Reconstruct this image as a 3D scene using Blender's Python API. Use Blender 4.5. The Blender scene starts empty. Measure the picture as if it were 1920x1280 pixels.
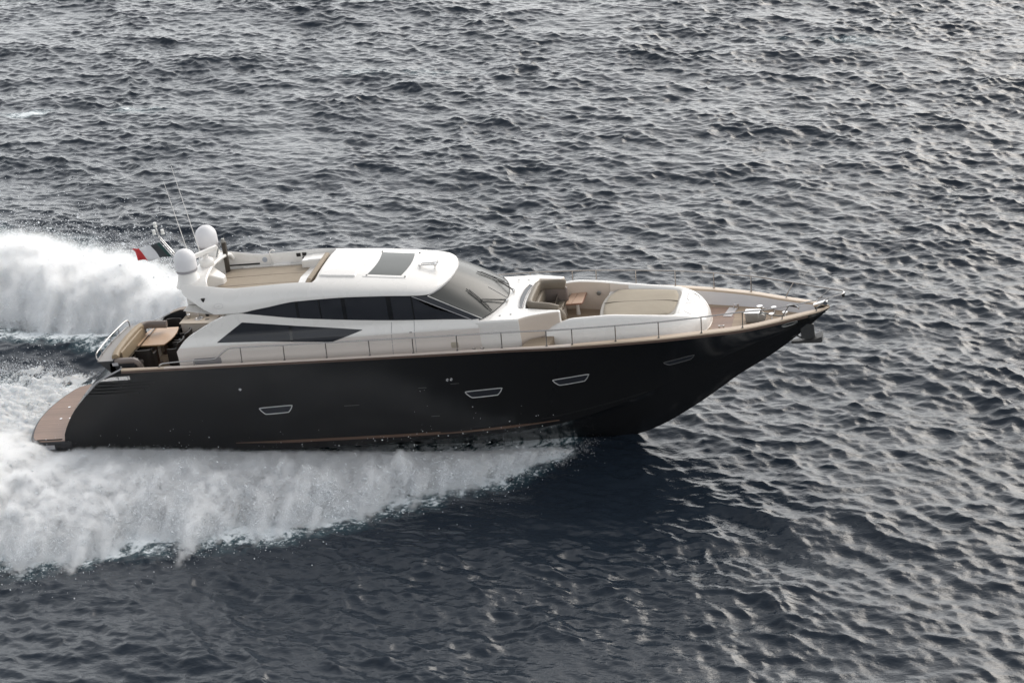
import bpy, bmesh, math, random
import numpy as np
from mathutils import Matrix, Vector

random.seed(7)
SC = bpy.context.scene
COL = SC.collection

# ------------------------------------------------------------------ camera
CAM_LOC = (30.9181, -63.2253, 31.4467)
RIGHT = (0.97902774, 0.19132335, -0.07000038)
DOWN = (0.01356753, -0.40406655, -0.91462897)
FWD = (-0.20327469, 0.8944974, -0.39818814)
cam = bpy.data.cameras.new("camera")
cam.lens = 74.993
cam.sensor_width = 36.0
cam.clip_start = 0.5
cam.clip_end = 8000
cam_o = bpy.data.objects.new("camera", cam)
COL.objects.link(cam_o)
M4 = Matrix(((RIGHT[0], -DOWN[0], -FWD[0], CAM_LOC[0]),
             (RIGHT[1], -DOWN[1], -FWD[1], CAM_LOC[1]),
             (RIGHT[2], -DOWN[2], -FWD[2], CAM_LOC[2]),
             (0, 0, 0, 1)))
cam_o.matrix_world = M4
SC.camera = cam_o

# ------------------------------------------------------------------ sky and sun
SUN_ELEV, SUN_ROT = math.radians(34), math.radians(24)
world = bpy.data.worlds.new("World")
SC.world = world
world.use_nodes = True
wn, wl = world.node_tree.nodes, world.node_tree.links
sky = wn.new('ShaderNodeTexSky')
sky.sky_type = 'NISHITA'
sky.sun_disc = False
sky.sun_elevation = SUN_ELEV
sky.sun_rotation = SUN_ROT
sky.air_density = 1.0
sky.dust_density = 5.0
sky.ozone_density = 1.0
hs = wn.new('ShaderNodeHueSaturation')
hs.inputs['Saturation'].default_value = 0.5
wl.new(sky.outputs[0], hs.inputs['Color'])
# overcast over the clear sky, shaped brighter low and sunward to light the water
ov = wn.new('ShaderNodeMix'); ov.data_type = 'RGBA'
ov.inputs[0].default_value = 0.68
ov.inputs[7].default_value = (4.75, 4.6, 4.7, 1)
wl.new(hs.outputs[0], ov.inputs[6])
tcw = wn.new('ShaderNodeTexCoord'); sxw = wn.new('ShaderNodeSeparateXYZ'); wl.new(tcw.outputs['Generated'], sxw.inputs[0])
gr = wn.new('ShaderNodeMapRange'); gr.inputs[1].default_value = 0.05; gr.inputs[2].default_value = 0.85
gr.inputs[3].default_value = 13.0; gr.inputs[4].default_value = 2.2
wl.new(sxw.outputs['Z'], gr.inputs[0])
gv = wn.new('ShaderNodeVectorMath'); gv.operation = 'SCALE'; gv.inputs[0].default_value = (.965, .985, 1.0)
dt = wn.new('ShaderNodeVectorMath'); dt.operation = 'DOT_PRODUCT'; dt.inputs[1].default_value = (math.sin(SUN_ROT), math.cos(SUN_ROT), 0)
wl.new(tcw.outputs['Generated'], dt.inputs[0])
az = wn.new('ShaderNodeMapRange'); az.inputs[1].default_value = -1; az.inputs[2].default_value = 1; az.inputs[3].default_value = .48; az.inputs[4].default_value = 1.2
wl.new(dt.outputs['Value'], az.inputs[0])
ml = wn.new('ShaderNodeMath'); ml.operation = 'MULTIPLY'; wl.new(gr.outputs[0], ml.inputs[0]); wl.new(az.outputs[0], ml.inputs[1])
wl.new(ml.outputs[0], gv.inputs['Scale']); wl.new(gv.outputs[0], ov.inputs[7])
wl.new(ov.outputs[2], wn['Background'].inputs[0])
wn['Background'].inputs[1].default_value = 0.15
sd = Vector((math.sin(SUN_ROT) * math.cos(SUN_ELEV), math.cos(SUN_ROT) * math.cos(SUN_ELEV), math.sin(SUN_ELEV)))
sun = bpy.data.lights.new("sun", 'SUN')
sun.energy = 0.85
sun.angle = math.radians(36)
sun.color = (1.0, 0.94, 0.86)
sun_o = bpy.data.objects.new("sun", sun)
sun_o.rotation_euler = sd.to_track_quat('Z', 'Y').to_euler()
COL.objects.link(sun_o)

SC.view_settings.view_transform = 'Standard'
SC.view_settings.look = 'None'
SC.view_settings.exposure = 0.58
SC.view_settings.gamma = 1.0
SC.render.engine = 'CYCLES'
SC.cycles.use_denoising = True
SC.cycles.max_bounces = 22
SC.cycles.transparent_max_bounces = 24
SC.cycles.sample_clamp_indirect = 6.0

# ------------------------------------------------------------------ helpers
def ip(x, tab):
    """monotone cubic interpolation through a table of (x, v)"""
    t = np.asarray(tab, float)
    X, Y = t[:, 0], t[:, 1]
    h = np.diff(X); d = np.diff(Y) / h
    m = np.zeros(len(X))
    for i in range(1, len(X) - 1):
        if d[i - 1] * d[i] > 0:
            w1, w2 = 2 * h[i] + h[i - 1], h[i] + 2 * h[i - 1]
            m[i] = (w1 + w2) / (w1 / d[i - 1] + w2 / d[i])
    m[0], m[-1] = d[0], d[-1]
    x = np.clip(np.asarray(x, float), X[0], X[-1])
    i = np.clip(np.searchsorted(X, x, side='right') - 1, 0, len(h) - 1)
    s = (x - X[i]) / h[i]
    return ((2 * s**3 - 3 * s**2 + 1) * Y[i] + (s**3 - 2 * s**2 + s) * h[i] * m[i]
            + (-2 * s**3 + 3 * s**2) * Y[i + 1] + (s**3 - s**2) * h[i] * m[i + 1])

def sm(a, b, x):
    t = np.clip((np.asarray(x, float) - a) / (b - a), 0, 1)
    return t * t * (3 - 2 * t)

class MB:
    """collects shapes and links them as ONE mesh object"""
    def __init__(self):
        self.v, self.f, self.m = [], [], []
        self.mi = 0
    def add(self, verts, faces):
        o = len(self.v)
        self.v += [tuple(float(c) for c in p) for p in verts]
        self.f += [tuple(i + o for i in f) for f in faces]
        self.m += [self.mi] * len(faces)
        return self
    def grid(self, P, closeu=False, closev=False):
        P = np.asarray(P, float); nu, nv = P.shape[:2]
        idx = lambda i, j: (i % nu) * nv + (j % nv)
        F = [(idx(i, j), idx(i + 1, j), idx(i + 1, j + 1), idx(i, j + 1))
             for i in range(nu if closeu else nu - 1) for j in range(nv if closev else nv - 1)]
        return self.add(P.reshape(-1, 3), F)
    def slab(self, A, Bk):
        """closed slab between two grids of points"""
        A = np.asarray(A, float); Bk = np.asarray(Bk, float)
        self.grid(A); self.grid(Bk[::-1])
        for e1, e2 in ((A[0], Bk[0]), (Bk[-1], A[-1]), (Bk[:, 0], A[:, 0]), (A[:, -1], Bk[:, -1])):
            self.grid(np.stack([e1, e2]))
        return self
    def box(self, c, s, rot=None):
        hx, hy, hz = s[0] / 2, s[1] / 2, s[2] / 2
        vs = [Vector((x, y, z)) for x in (-hx, hx) for y in (-hy, hy) for z in (-hz, hz)]
        if rot is not None:
            vs = [rot @ v for v in vs]
        return self.add([v + Vector(c) for v in vs],
                        [(0, 1, 3, 2), (4, 6, 7, 5), (0, 4, 5, 1), (2, 3, 7, 6), (0, 2, 6, 4), (1, 5, 7, 3)])
    def prism(self, out, z0, z1):
        """out: list of (x,y); z0/z1 numbers or functions of (x,y)"""
        f0 = z0 if callable(z0) else (lambda x, y: z0)
        f1 = z1 if callable(z1) else (lambda x, y: z1)
        n = len(out)
        vs = [(x, y, f0(x, y)) for x, y in out] + [(x, y, f1(x, y)) for x, y in out]
        fs = [tuple(range(n - 1, -1, -1)), tuple(range(n, 2 * n))]
        fs += [(i, (i + 1) % n, n + (i + 1) % n, n + i) for i in range(n)]
        return self.add(vs, fs)
    def sweep(self, path, prof, up=(0, 0, 1), closed=False, cap=True):
        """prof: closed list of (side, up) offsets, or a function of t giving one"""
        P = [Vector(p) for p in path]; n = len(P); rows = []
        for i, p in enumerate(P):
            a = P[(i - 1) % n] if (closed or i > 0) else p
            b = P[(i + 1) % n] if (closed or i < n - 1) else p
            t = (b - a).normalized()
            s = t.cross(Vector(up))
            if s.length < 1e-4: s = t.cross(Vector((1, 0, 0)))
            s.normalize(); u = s.cross(t)
            pr = prof(i / (n - 1)) if callable(prof) else prof
            rows.append([p + s * q[0] + u * q[1] for q in pr])
        k = len(rows[0])
        self.grid([[tuple(q) for q in r] for r in rows], closeu=closed, closev=True)
        if cap and not closed:
            o = len(self.v) - n * k
            self.f += [tuple(o + j for j in range(k)), tuple(o + (n - 1) * k + j for j in range(k - 1, -1, -1))]
            self.m += [self.mi] * 2
        return self
    def tube(self, path, r, n=8, closed=False):
        P = [Vector(p) for p in path]; N = len(P); rows = []
        ref = None
        for i, p in enumerate(P):
            a = P[(i - 1) % N] if (closed or i > 0) else p
            b = P[(i + 1) % N] if (closed or i < N - 1) else p
            t = (b - a).normalized()
            if ref is None:
                ref = t.cross(Vector((0.13, 0.3, 0.94)))
                if ref.length < .1: ref = t.cross(Vector((1, 0, 0)))
            s = (ref - t * ref.dot(t)).normalized(); ref = s
            u = t.cross(s)
            rr = r[i] if hasattr(r, '__len__') else r
            rows.append([tuple(p + (s * math.cos(2 * math.pi * j / n) + u * math.sin(2 * math.pi * j / n)) * rr) for j in range(n)])
        self.grid(rows, closeu=closed, closev=True)
        if not closed:
            o = len(self.v) - N * n
            self.f += [tuple(o + j for j in range(n - 1, -1, -1)), tuple(o + (N - 1) * n + j for j in range(n))]
            self.m += [self.mi] * 2
        return self
    def lathe(self, prof, c=(0, 0, 0), n=24, rot=None):
        """prof: (radius, height) list from the bottom up"""
        rows = []
        for r, h in prof:
            row = []
            for j in range(n):
                v = Vector((r * math.cos(2 * math.pi * j / n), r * math.sin(2 * math.pi * j / n), h))
                if rot is not None: v = rot @ v
                row.append(tuple(v + Vector(c)))
            rows.append(row)
        self.grid(rows, closev=True)
        o = len(self.v) - len(prof) * n
        if prof[0][0] > 1e-4:
            self.f.append(tuple(o + j for j in range(n - 1, -1, -1))); self.m.append(self.mi)
        if prof[-1][0] > 1e-4:
            self.f.append(tuple(o + (len(prof) - 1) * n + j for j in range(n))); self.m.append(self.mi)
        return self
    def build(self, name, mats, parent=None, ang=35, bevel=0.0, seg=2, fix=True):
        me = bpy.data.meshes.new(name)
        me.from_pydata(self.v, [], self.f)
        for m in (mats if isinstance(mats, (list, tuple)) else [mats]):
            me.materials.append(m)
        me.polygons.foreach_set('material_index', self.m)
        if fix:
            bm = bmesh.new(); bm.from_mesh(me)
            bmesh.ops.remove_doubles(bm, verts=bm.verts, dist=1e-4)
            bmesh.ops.dissolve_degenerate(bm, dist=1e-5, edges=bm.edges)
            bmesh.ops.recalc_face_normals(bm, faces=bm.faces)
            bm.to_mesh(me); bm.free()
        if ang:
            me.shade_smooth(); me.set_sharp_from_angle(angle=math.radians(ang))
        me.update()
        o = bpy.data.objects.new(name, me)
        COL.objects.link(o)
        if parent is not None: o.parent = parent
        if bevel:
            b = o.modifiers.new('bevel', 'BEVEL'); b.width = bevel; b.segments = seg
            b.limit_method = 'ANGLE'; b.angle_limit = math.radians(40); b.harden_normals = False
        return o

def rrect(w, h, r, n=4):
    """rounded rectangle profile centred on 0"""
    pts = []
    for cx, cy, a0 in ((w / 2 - r, h / 2 - r, 0), (-w / 2 + r, h / 2 - r, 90), (-w / 2 + r, -h / 2 + r, 180), (w / 2 - r, -h / 2 + r, 270)):
        for k in range(n + 1):
            a = math.radians(a0 + 90 * k / n)
            pts.append((cx + r * math.cos(a), cy + r * math.sin(a)))
    return pts

def smooth_path(pts, n=6, closed=False):
    """Catmull-Rom through the points"""
    P = [np.asarray(p, float) for p in pts]; N = len(P); out = []
    for i in range(N if closed else N - 1):
        p0 = P[(i - 1) % N] if (closed or i > 0) else P[i]
        p1 = P[i]; p2 = P[(i + 1) % N]
        p3 = P[(i + 2) % N] if (closed or i < N - 2) else P[(i + 1) % N]
        for k in range(n):
            t = k / n
            out.append(0.5 * ((2 * p1) + (-p0 + p2) * t + (2 * p0 - 5 * p1 + 4 * p2 - p3) * t**2 + (-p0 + 3 * p1 - 3 * p2 + p3) * t**3))
    if not closed: out.append(P[-1])
    return [tuple(p) for p in out]

def tag(o, label=None, cat=None, group=None, kind=None):
    if label: o['label'] = label
    if cat: o['category'] = cat
    if group: o['group'] = group
    if kind: o['kind'] = kind
    return o

def empty(name, mat):
    o = bpy.data.objects.new(name, None)
    o.empty_display_size = .3
    o.matrix_world = mat
    COL.objects.link(o)
    return o

def rot_x(d): return Matrix.Rotation(math.radians(d), 3, 'X')
def rot_y(d): return Matrix.Rotation(math.radians(d), 3, 'Y')
def rot_z(d): return Matrix.Rotation(math.radians(d), 3, 'Z')

# ------------------------------------------------------------------ materials
def mat(name, col, rough=.5, metal=0.0, coat=0.0, var=0.0, vscale=3.0, bump=0.0, bscale=40.0, spec=.5, rvar=0.0, stretch=None):
    m = bpy.data.materials.new(name); m.use_nodes = True
    n, l = m.node_tree.nodes, m.node_tree.links
    p = n['Principled BSDF']
    p.inputs['Base Color'].default_value = (*col, 1)
    p.inputs['Roughness'].default_value = rough
    p.inputs['Metallic'].default_value = metal
    p.inputs['Coat Weight'].default_value = coat
    p.inputs['Coat Roughness'].default_value = .05
    p.inputs['Specular IOR Level'].default_value = spec
    tc = n.new('ShaderNodeTexCoord')
    src = tc.outputs['Object']
    if stretch:
        mp = n.new('ShaderNodeMapping'); mp.inputs['Scale'].default_value = stretch
        l.new(src, mp.inputs[0]); src = mp.outputs[0]
    if var or rvar:
        t = n.new('ShaderNodeTexNoise'); t.inputs['Scale'].default_value = vscale; t.inputs['Detail'].default_value = 6
        l.new(src, t.inputs['Vector'])
        if var:
            mx = n.new('ShaderNodeMix'); mx.data_type = 'RGBA'
            mx.inputs[6].default_value = (*[c * (1 - var) for c in col], 1)
            mx.inputs[7].default_value = (*[min(1, c * (1 + var)) for c in col], 1)
            l.new(t.outputs[0], mx.inputs[0]); l.new(mx.outputs[2], p.inputs['Base Color'])
        if rvar:
            mr = n.new('ShaderNodeMapRange')
            mr.inputs[3].default_value = max(0.02, rough - rvar); mr.inputs[4].default_value = rough + rvar
            l.new(t.outputs[0], mr.inputs[0]); l.new(mr.outputs[0], p.inputs['Roughness'])
    if bump:
        t2 = n.new('ShaderNodeTexNoise'); t2.inputs['Scale'].default_value = bscale; t2.inputs['Detail'].default_value = 4
        l.new(src, t2.inputs['Vector'])
        b = n.new('ShaderNodeBump'); b.inputs['Strength'].default_value = 1; b.inputs['Distance'].default_value = bump
        l.new(t2.outputs[0], b.inputs['Height']); l.new(b.outputs[0], p.inputs['Normal'])
    return m

def teak(name, col, plank=.06, line=.10, dark=.35, axis='Y', rough=.6, blotch=.18):
    m = bpy.data.materials.new(name); m.use_nodes = True
    n, l = m.node_tree.nodes, m.node_tree.links
    p = n['Principled BSDF']; p.inputs['Roughness'].default_value = rough
    tc = n.new('ShaderNodeTexCoord'); sx = n.new('ShaderNodeSeparateXYZ'); l.new(tc.outputs['Object'], sx.inputs[0])
    dv = n.new('ShaderNodeMath'); dv.operation = 'DIVIDE'; dv.inputs[1].default_value = plank
    l.new(sx.outputs[axis], dv.inputs[0])
    fr = n.new('ShaderNodeMath'); fr.operation = 'FRACT'; l.new(dv.outputs[0], fr.inputs[0])
    lt = n.new('ShaderNodeMath'); lt.operation = 'LESS_THAN'; lt.inputs[1].default_value = line; l.new(fr.outputs[0], lt.inputs[0])
    fl = n.new('ShaderNodeMath'); fl.operation = 'FLOOR'; l.new(dv.outputs[0], fl.inputs[0])
    wn_ = n.new('ShaderNodeTexWhiteNoise'); wn_.noise_dimensions = '1D'; l.new(fl.outputs[0], wn_.inputs['W'])
    mp = n.new('ShaderNodeMapping'); mp.inputs['Scale'].default_value = (1.2, 14, 14) if axis == 'Y' else (14, 1.2, 14)
    l.new(tc.outputs['Object'], mp.inputs[0])
    no = n.new('ShaderNodeTexNoise'); no.inputs['Scale'].default_value = 2; no.inputs['Detail'].default_value = 6; l.new(mp.outputs[0], no.inputs['Vector'])
    nb = n.new('ShaderNodeTexNoise'); nb.inputs['Scale'].default_value = 1.7; nb.inputs['Detail'].default_value = 5; l.new(tc.outputs['Object'], nb.inputs['Vector'])
    a1 = n.new('ShaderNodeMath'); a1.operation = 'ADD'; l.new(no.outputs[0], a1.inputs[0]); l.new(wn_.outputs['Value'], a1.inputs[1])
    a2 = n.new('ShaderNodeMath'); a2.operation = 'ADD'; l.new(a1.outputs[0], a2.inputs[0]); l.new(nb.outputs[0], a2.inputs[1])
    mr = n.new('ShaderNodeMapRange'); mr.inputs[1].default_value = .5; mr.inputs[2].default_value = 2.4
    mr.inputs[3].default_value = 1 - blotch; mr.inputs[4].default_value = 1 + blotch; l.new(a2.outputs[0], mr.inputs[0])
    vm = n.new('ShaderNodeVectorMath'); vm.operation = 'SCALE'; vm.inputs[0].default_value = col; l.new(mr.outputs[0], vm.inputs['Scale'])
    mx = n.new('ShaderNodeMix'); mx.data_type = 'RGBA'
    mx.inputs[7].default_value = (*[c * dark for c in col], 1)
    l.new(lt.outputs[0], mx.inputs[0]); l.new(vm.outputs[0], mx.inputs[6]); l.new(mx.outputs[2], p.inputs['Base Color'])
    return m

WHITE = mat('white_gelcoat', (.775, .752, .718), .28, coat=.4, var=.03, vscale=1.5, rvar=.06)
LOWERW = mat('white_gelcoat_warm_bounce', (.70, .645, .60), .35, coat=.2, var=.03, vscale=1.5)  # white gelcoat with warm reflected light put into the lower wall's colour
STEPC = mat('beige_bounce_face', (.62, .53, .45), .4, coat=.15, var=.03, vscale=1.5)  # white moulding tinted beige, warm bounced light put into the colour
CREAM = mat('cream_gelcoat', (.66, .60, .535), .4, coat=.2, var=.04, vscale=2)
GREYW = mat('grey_white_gelcoat', (.60, .575, .57), .45, var=.04, vscale=2)
BLACK = mat('black_hull_paint', (.0125, .0125, .013), .16, coat=.0, spec=.4, var=.06, vscale=.6, rvar=.03)
BLACKM = mat('black_moulding', (.02, .02, .022), .45, var=.2)
DARKGAP = mat('dark_recess', (.012, .012, .012), .7, var=.2)
BRONZE = mat('bronze_stripe', (.105, .062, .042), .35, var=.15, vscale=2)
CAPTAN = mat('tan_cap_rail', (.50, .395, .295), .45, coat=.2, var=.12, vscale=5, stretch=(.4, 4, 4))
CAPLT = mat('cream_cap_rail', (.60, .515, .45), .4, coat=.2, var=.05, vscale=3)
RUB = mat('brown_rubbing_strake', (.10, .065, .05), .4, var=.15, vscale=4)
STEEL = mat('stainless_steel', (.62, .61, .60), .16, metal=1.0, var=.08, vscale=20)
RAILST = mat('rail_steel', (.36, .345, .335), .24, metal=1.0, var=.1, vscale=8)
GREYMET = mat('grey_galvanised_metal', (.30, .30, .29), .45, metal=.8, var=.2, vscale=12)
GLASS = mat('black_tinted_glass', (.027, .029, .035), .05, coat=.0, spec=.4, var=.25, vscale=.9)
GLASSD = mat('black_glass_frame', (.006, .006, .007), .12, coat=.6, var=.2)
SCREEN = mat('windshield_glass', (.055, .058, .056), .26, coat=.0, spec=.2, var=.22, vscale=1.1, stretch=(.5, 3.0, .5))
ROOFGL = mat('grey_roof_glass', (.075, .08, .073), .25, coat=.0, spec=.3, var=.12, vscale=2)
RUBBER = mat('black_rubber', (.016, .016, .016), .5, var=.2)
TEAK = teak('weathered_teak', (.30, .235, .17), .055, .09, .45)
TEAKR = teak('wet_red_teak', (.27, .172, .125), .07, .10, .4, rough=.45, blotch=.28)
TEAKB = teak('bow_teak', (.36, .27, .19), .055, .09, .55, blotch=.3)
PFRAME = mat('porthole_frame', (.50, .50, .49), .3, metal=.35, var=.1)
PFRAMED = mat('dull_porthole_frame', (.10, .10, .10), .35, metal=.2, var=.1)
PADT = mat('taupe_sunpad_fabric', (.37, .315, .25), .85, var=.10, vscale=2.2, bump=.012, bscale=3.5, spec=.2)
PADL = mat('beige_sunpad_fabric', (.36, .315, .25), .8, var=.08, vscale=1.5, bump=.02, bscale=2.2, spec=.25)
SOFA = mat('brown_leather', (.185, .155, .12), .5, var=.12, vscale=3, bump=.006, bscale=9, spec=.35)
SOFAT = mat('tan_leather', (.30, .23, .15), .5, var=.12, vscale=3, bump=.006, bscale=9, spec=.35)
SOFAG = mat('grey_brown_leather', (.17, .14, .125), .5, var=.1, vscale=3, bump=.004, bscale=9)
WICKER = mat('dark_wicker', (.022, .018, .016), .55, var=.3, vscale=60, bump=.004, bscale=90)
TABLEW = teak('pale_table_wood', (.56, .385, .26), .3, .0, .7, rough=.4, blotch=.10)
PINKW = teak('pinkish_teak_table', (.52, .35, .25), .5, .0, .7, rough=.45, blotch=.08)
DOME = mat('matt_white_dome', (.72, .71, .72), .5, var=.02, vscale=5)
GREYP = mat('grey_plastic', (.33, .32, .33), .5, var=.08)
LGREY = mat('light_grey_plate', (.42, .41, .42), .4, var=.05)
CLEARP = mat('lamp_lens', (.75, .74, .70), .15, coat=.6, var=.05)
FGREEN = mat('flag_green', (.02, .065, .06), .8, var=.25, vscale=6)
FGREY = mat('flag_green_shaded', (.05, .055, .06), .8, var=.2, vscale=6)  # rest of the green band, its shading put into the colour
FWHITE = mat('flag_white', (.70, .70, .71), .8, var=.08, vscale=6)
FRED = mat('flag_red', (.60, .045, .05), .8, var=.2, vscale=6)
AQUA = None

# ------------------------------------------------------------------ hull form (boat frame: x forward, y to port, z up)
PITCH = math.radians(4.5)
ROOT_M = Matrix.Rotation(-PITCH, 4, 'Y')
T_B = [(1.2, 2.40), (4, 2.48), (8, 2.51), (12, 2.56), (16, 2.59), (18.5, 2.57), (19.34, 2.52), (20.7, 2.38), (22.06, 2.2),
       (23.38, 1.91), (24.64, 1.54), (25.8, .98), (26.5, .62), (27.0, .34), (27.28, .02)]
T_S = [(1.2, 2.83), (17, 2.82), (18.5, 2.79), (20.7, 2.73), (22, 2.69), (23.4, 2.64), (24.6, 2.58), (25.8, 2.54), (27.28, 2.53)]
T_K = [(1.2, -.85), (8, -1.2), (14, -1.6), (17.86, -1.75), (19.69, -1.77), (20.61, -1.6), (21.37, -1.33), (22.32, -.83),
       (23.27, -.24), (24.13, .34), (25.33, 1.03), (26.25, 1.67), (26.8, 2.1), (27.28, 2.5)]
T_KC = [(1.2, -.35), (10, -.42), (15, -.36), (18, -.28), (20, .05), (22, .62), (24, 1.3), (25.5, 1.72), (26.5, 2.08), (27.28, 2.51)]
T_C = [(1.2, 2.30), (8, 2.36), (14, 2.28), (17, 2.02), (19, 1.66), (21, 1.2), (23, .68), (25, .27), (26.5, .07), (27.28, .005)]
T_P = [(1.2, .6), (14, .7), (18, .9), (22, 1.2), (27.28, 1.3)]
T_XQ = [(-.9, 1.2), (.36, 1.25), (1.07, 1.59), (1.74, 2.18), (2.24, 2.79), (2.66, 3.37), (2.83, 3.85)]

def hull_y(x, z):
    b, s, kc, c, p = (float(ip(x, T)) for T in (T_B, T_S, T_KC, T_C, T_P))
    if z < kc:
        k = float(ip(x, T_K)); return c * max(0, (z - k) / max(1e-3, kc - k)) ** .85
    t = min(1, max(0, (z - kc) / max(1e-3, s - kc)))
    return c + .035 * (1 - t) + (b - c) * t ** p

def sheer(x): return float(ip(x, T_S))
def beam(x): return float(ip(x, T_B))

root = empty('motor_yacht', ROOT_M)
tag(root, 'black hulled white motor yacht with raised bow speeding across the open sea', 'yacht')

def on_hull(x, z, off=0.0, side=-1):
    return (x, side * (hull_y(x, z) + off), z)

def build_hull():
    xs = np.concatenate([np.linspace(1.2, 6, 17), np.linspace(6.5, 19, 26), np.linspace(19.4, 27.28, 40)])
    rows = []
    for x in xs:
        b, s, k, kc, c, p = (float(ip(x, T)) for T in (T_B, T_S, T_K, T_KC, T_C, T_P))
        half = []
        for t in np.linspace(0, 1, 6)[:-1]:
            half.append((c * t ** .85, k + (kc - k) * t))
        half.append((c, kc))
        half.append((c + .035, kc + .012))
        for t in np.linspace(0, 1, 15)[1:]:
            half.append((c + .035 * (1 - t) + (b - c) * t ** p, kc + (s - kc) * t))
        row = []
        for y, z in half:
            X = x
            if x < 6:
                xq = float(ip(z, T_XQ)); X = xq + (x - 1.2) * (6 - xq) / 4.8
            row.append((X, y, z))
        rows.append(row)
    R = np.array(rows)
    P = np.concatenate([R[:, ::-1] * [1, 1, 1], R[:, 1:] * [1, -1, 1]], axis=1)
    m = MB(); m.grid(P)
    # transom: from quarter to quarter with a little sag aft
    edge = R[0]
    T = []
    for w in np.linspace(-1, 1, 13):
        T.append([(q[0] - .25 * (1 - w * w) * sm(2.9, 1.0, q[2]), w * q[1], q[2]) for q in edge])
    m.grid(T)
    return m.build('hull', BLACK, root, ang=40)
build_hull()

# stripe low on the topsides
m = MB()
xs = np.linspace(7.4, 18.4, 66)
zt = lambda x: -.055 - .02 * (x - 8) / 10
m.slab([[on_hull(x, zt(x) - .085 * sm(7.3, 9.5, x) * sm(18.5, 16.5, x), .007), on_hull(x, zt(x) + .01, .006)] for x in xs],
       [[on_hull(x, zt(x) - .085, -.02), on_hull(x, zt(x) + .01, -.02)] for x in xs])
m.build('boot_stripe', BRONZE, root)

# spray strakes forward
m = MB()
for z0, x0, x1 in ((.28, 14.5, 21.5),):
    xs = np.linspace(x0, x1, 40)
    zz = lambda x: z0 - .35 + .55 * ((x - x0) / (x1 - x0)) ** 2
    m.slab([[on_hull(x, zz(x) - .03, .014), on_hull(x, zz(x) + .03, .002)] for x in xs],
           [[on_hull(x, zz(x) - .03, -.02), on_hull(x, zz(x) + .03, -.02)] for x in xs])
m.build('spray_rail', BLACK, root)

def cap_w(x): return float(ip(x, [(3.8, .14), (6, .07), (17, .07), (19, .12), (22, .24), (26, .26), (26.9, .2), (27.28, .02)]))
def inner_y(x, z, d): return max(0.0, min(beam(x) - cap_w(x) - d, hull_y(x, z) - .05))
XS = np.concatenate([np.linspace(3.95, 19, 60), np.linspace(19.3, 27.27, 50)])
for s in (-1, 1):
    m = MB()
    top, bot = [], []
    for x in XS:
        b, z = beam(x), sheer(x); w = min(cap_w(x), b)
        top.append([(x, s * (b + .02), z + .015), (x, s * (b + .012), z + .04), (x, s * max(0, b - .03), z + .05), (x, s * max(0, b - w + .02), z + .05), (x, s * max(0, b - w), z + .03)])
        bot.append([(x, s * (b + .02), z - .005), (x, s * (b + .01), z - .006), (x, s * max(0, b - .03), z - .007), (x, s * max(0, b - w + .02), z - .008), (x, s * max(0, b - w), z - .009)])
    m.slab(top, bot)
    cr = m.build('cap_rail', [CAPTAN, CAPLT], root)
    for pl in cr.data.polygons:
        if 5.6 < pl.center.x < 19.2: pl.material_index = 1
    m = MB()
    m.slab([[(x, s * (beam(x) + .045), sheer(x) - .075), (x, s * (beam(x) + .045), sheer(x) - .012)] for x in XS if x < 26.7],
           [[(x, s * max(0, beam(x) - .03), sheer(x) - .08), (x, s * max(0, beam(x) - .03), sheer(x) - .012)] for x in XS if x < 26.7])
    m.build('rubbing_strake', RUB, root)
    # inner face of the bulwark
    m = MB()
    xs = XS[(XS > 5.9) & (XS < 26.85)]
    def dk(x): return float(ip(x, [(3, 2.5), (18, 2.5), (20, 2.32), (22, 2.25), (27.3, 2.25)]))
    m.grid([[(x, s * max(0, min(beam(x) - cap_w(x) + .008, hull_y(x, sheer(x) - .005) - .02)), sheer(x) - .005),
             (x, s * inner_y(x, sheer(x) - .1, .03), sheer(x) - .1), (x, s * inner_y(x, (sheer(x) + dk(x)) / 2, .05), (sheer(x) + dk(x)) / 2),
             (x, s * inner_y(x, dk(x) - .01, .07), dk(x) - .01)] for x in xs])
    m.build('bulwark', GREYW, root)

m = MB()
xs = np.concatenate([np.linspace(5.7, 18.4, 30), np.linspace(18.8, 26.7, 40)])
m.grid([[(x, w * max(0.01, min(beam(x) - cap_w(x) - .03, hull_y(x, dk(x)) - .03)), dk(x)) for w in np.linspace(-1, 1, 9)] for x in xs])
m.build('side_deck', TEAKB, root)

# swim platform with teak top
def plat_out(off=0.0, n=24):
    """outline, aft edge is a bow"""
    pts = []
    for w in np.linspace(-1, 1, n):
        y = w * (2.42 + off)
        x = .0 - .55 * (1 - w * w) - off - (0 if abs(w) < .85 else -.28 * ((abs(w) - .85) / .15) ** 2)
        pts.append((x, y))
    return pts
pts = plat_out()
m = MB(); m.prism(pts + [(1.5, 2.42), (1.5, -2.42)], .02, .30)
plat = m.build('swim_platform', BLACKM, root, bevel=.03)
ins = plat_out(-.07)
m = MB(); m.prism(ins + [(1.9, 2.35), (1.9, -2.35)], .29, .318)
m.build('teak_deck', TEAKR, plat, bevel=.006)
m = MB()
for k in range(3): m.box((.62, -2.28 + .035 * k, .322), (.95, .012, .012))
m.build('edge_strip', DARKGAP, plat)
m = MB(); m.box((.52, -2.425, .12), (.66, .03, .16))
m.build('label_plate', LGREY, plat, bevel=.01)
for x, y in ((.35, -.55), (.7, -.55), (.28, .4), (.65, .4)):
    m = MB(); m.lathe([(.05, 0), (.05, .012), (.0, .016)], (x, y, .318), 12); m.build('deck_fitting', STEEL, plat)

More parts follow.
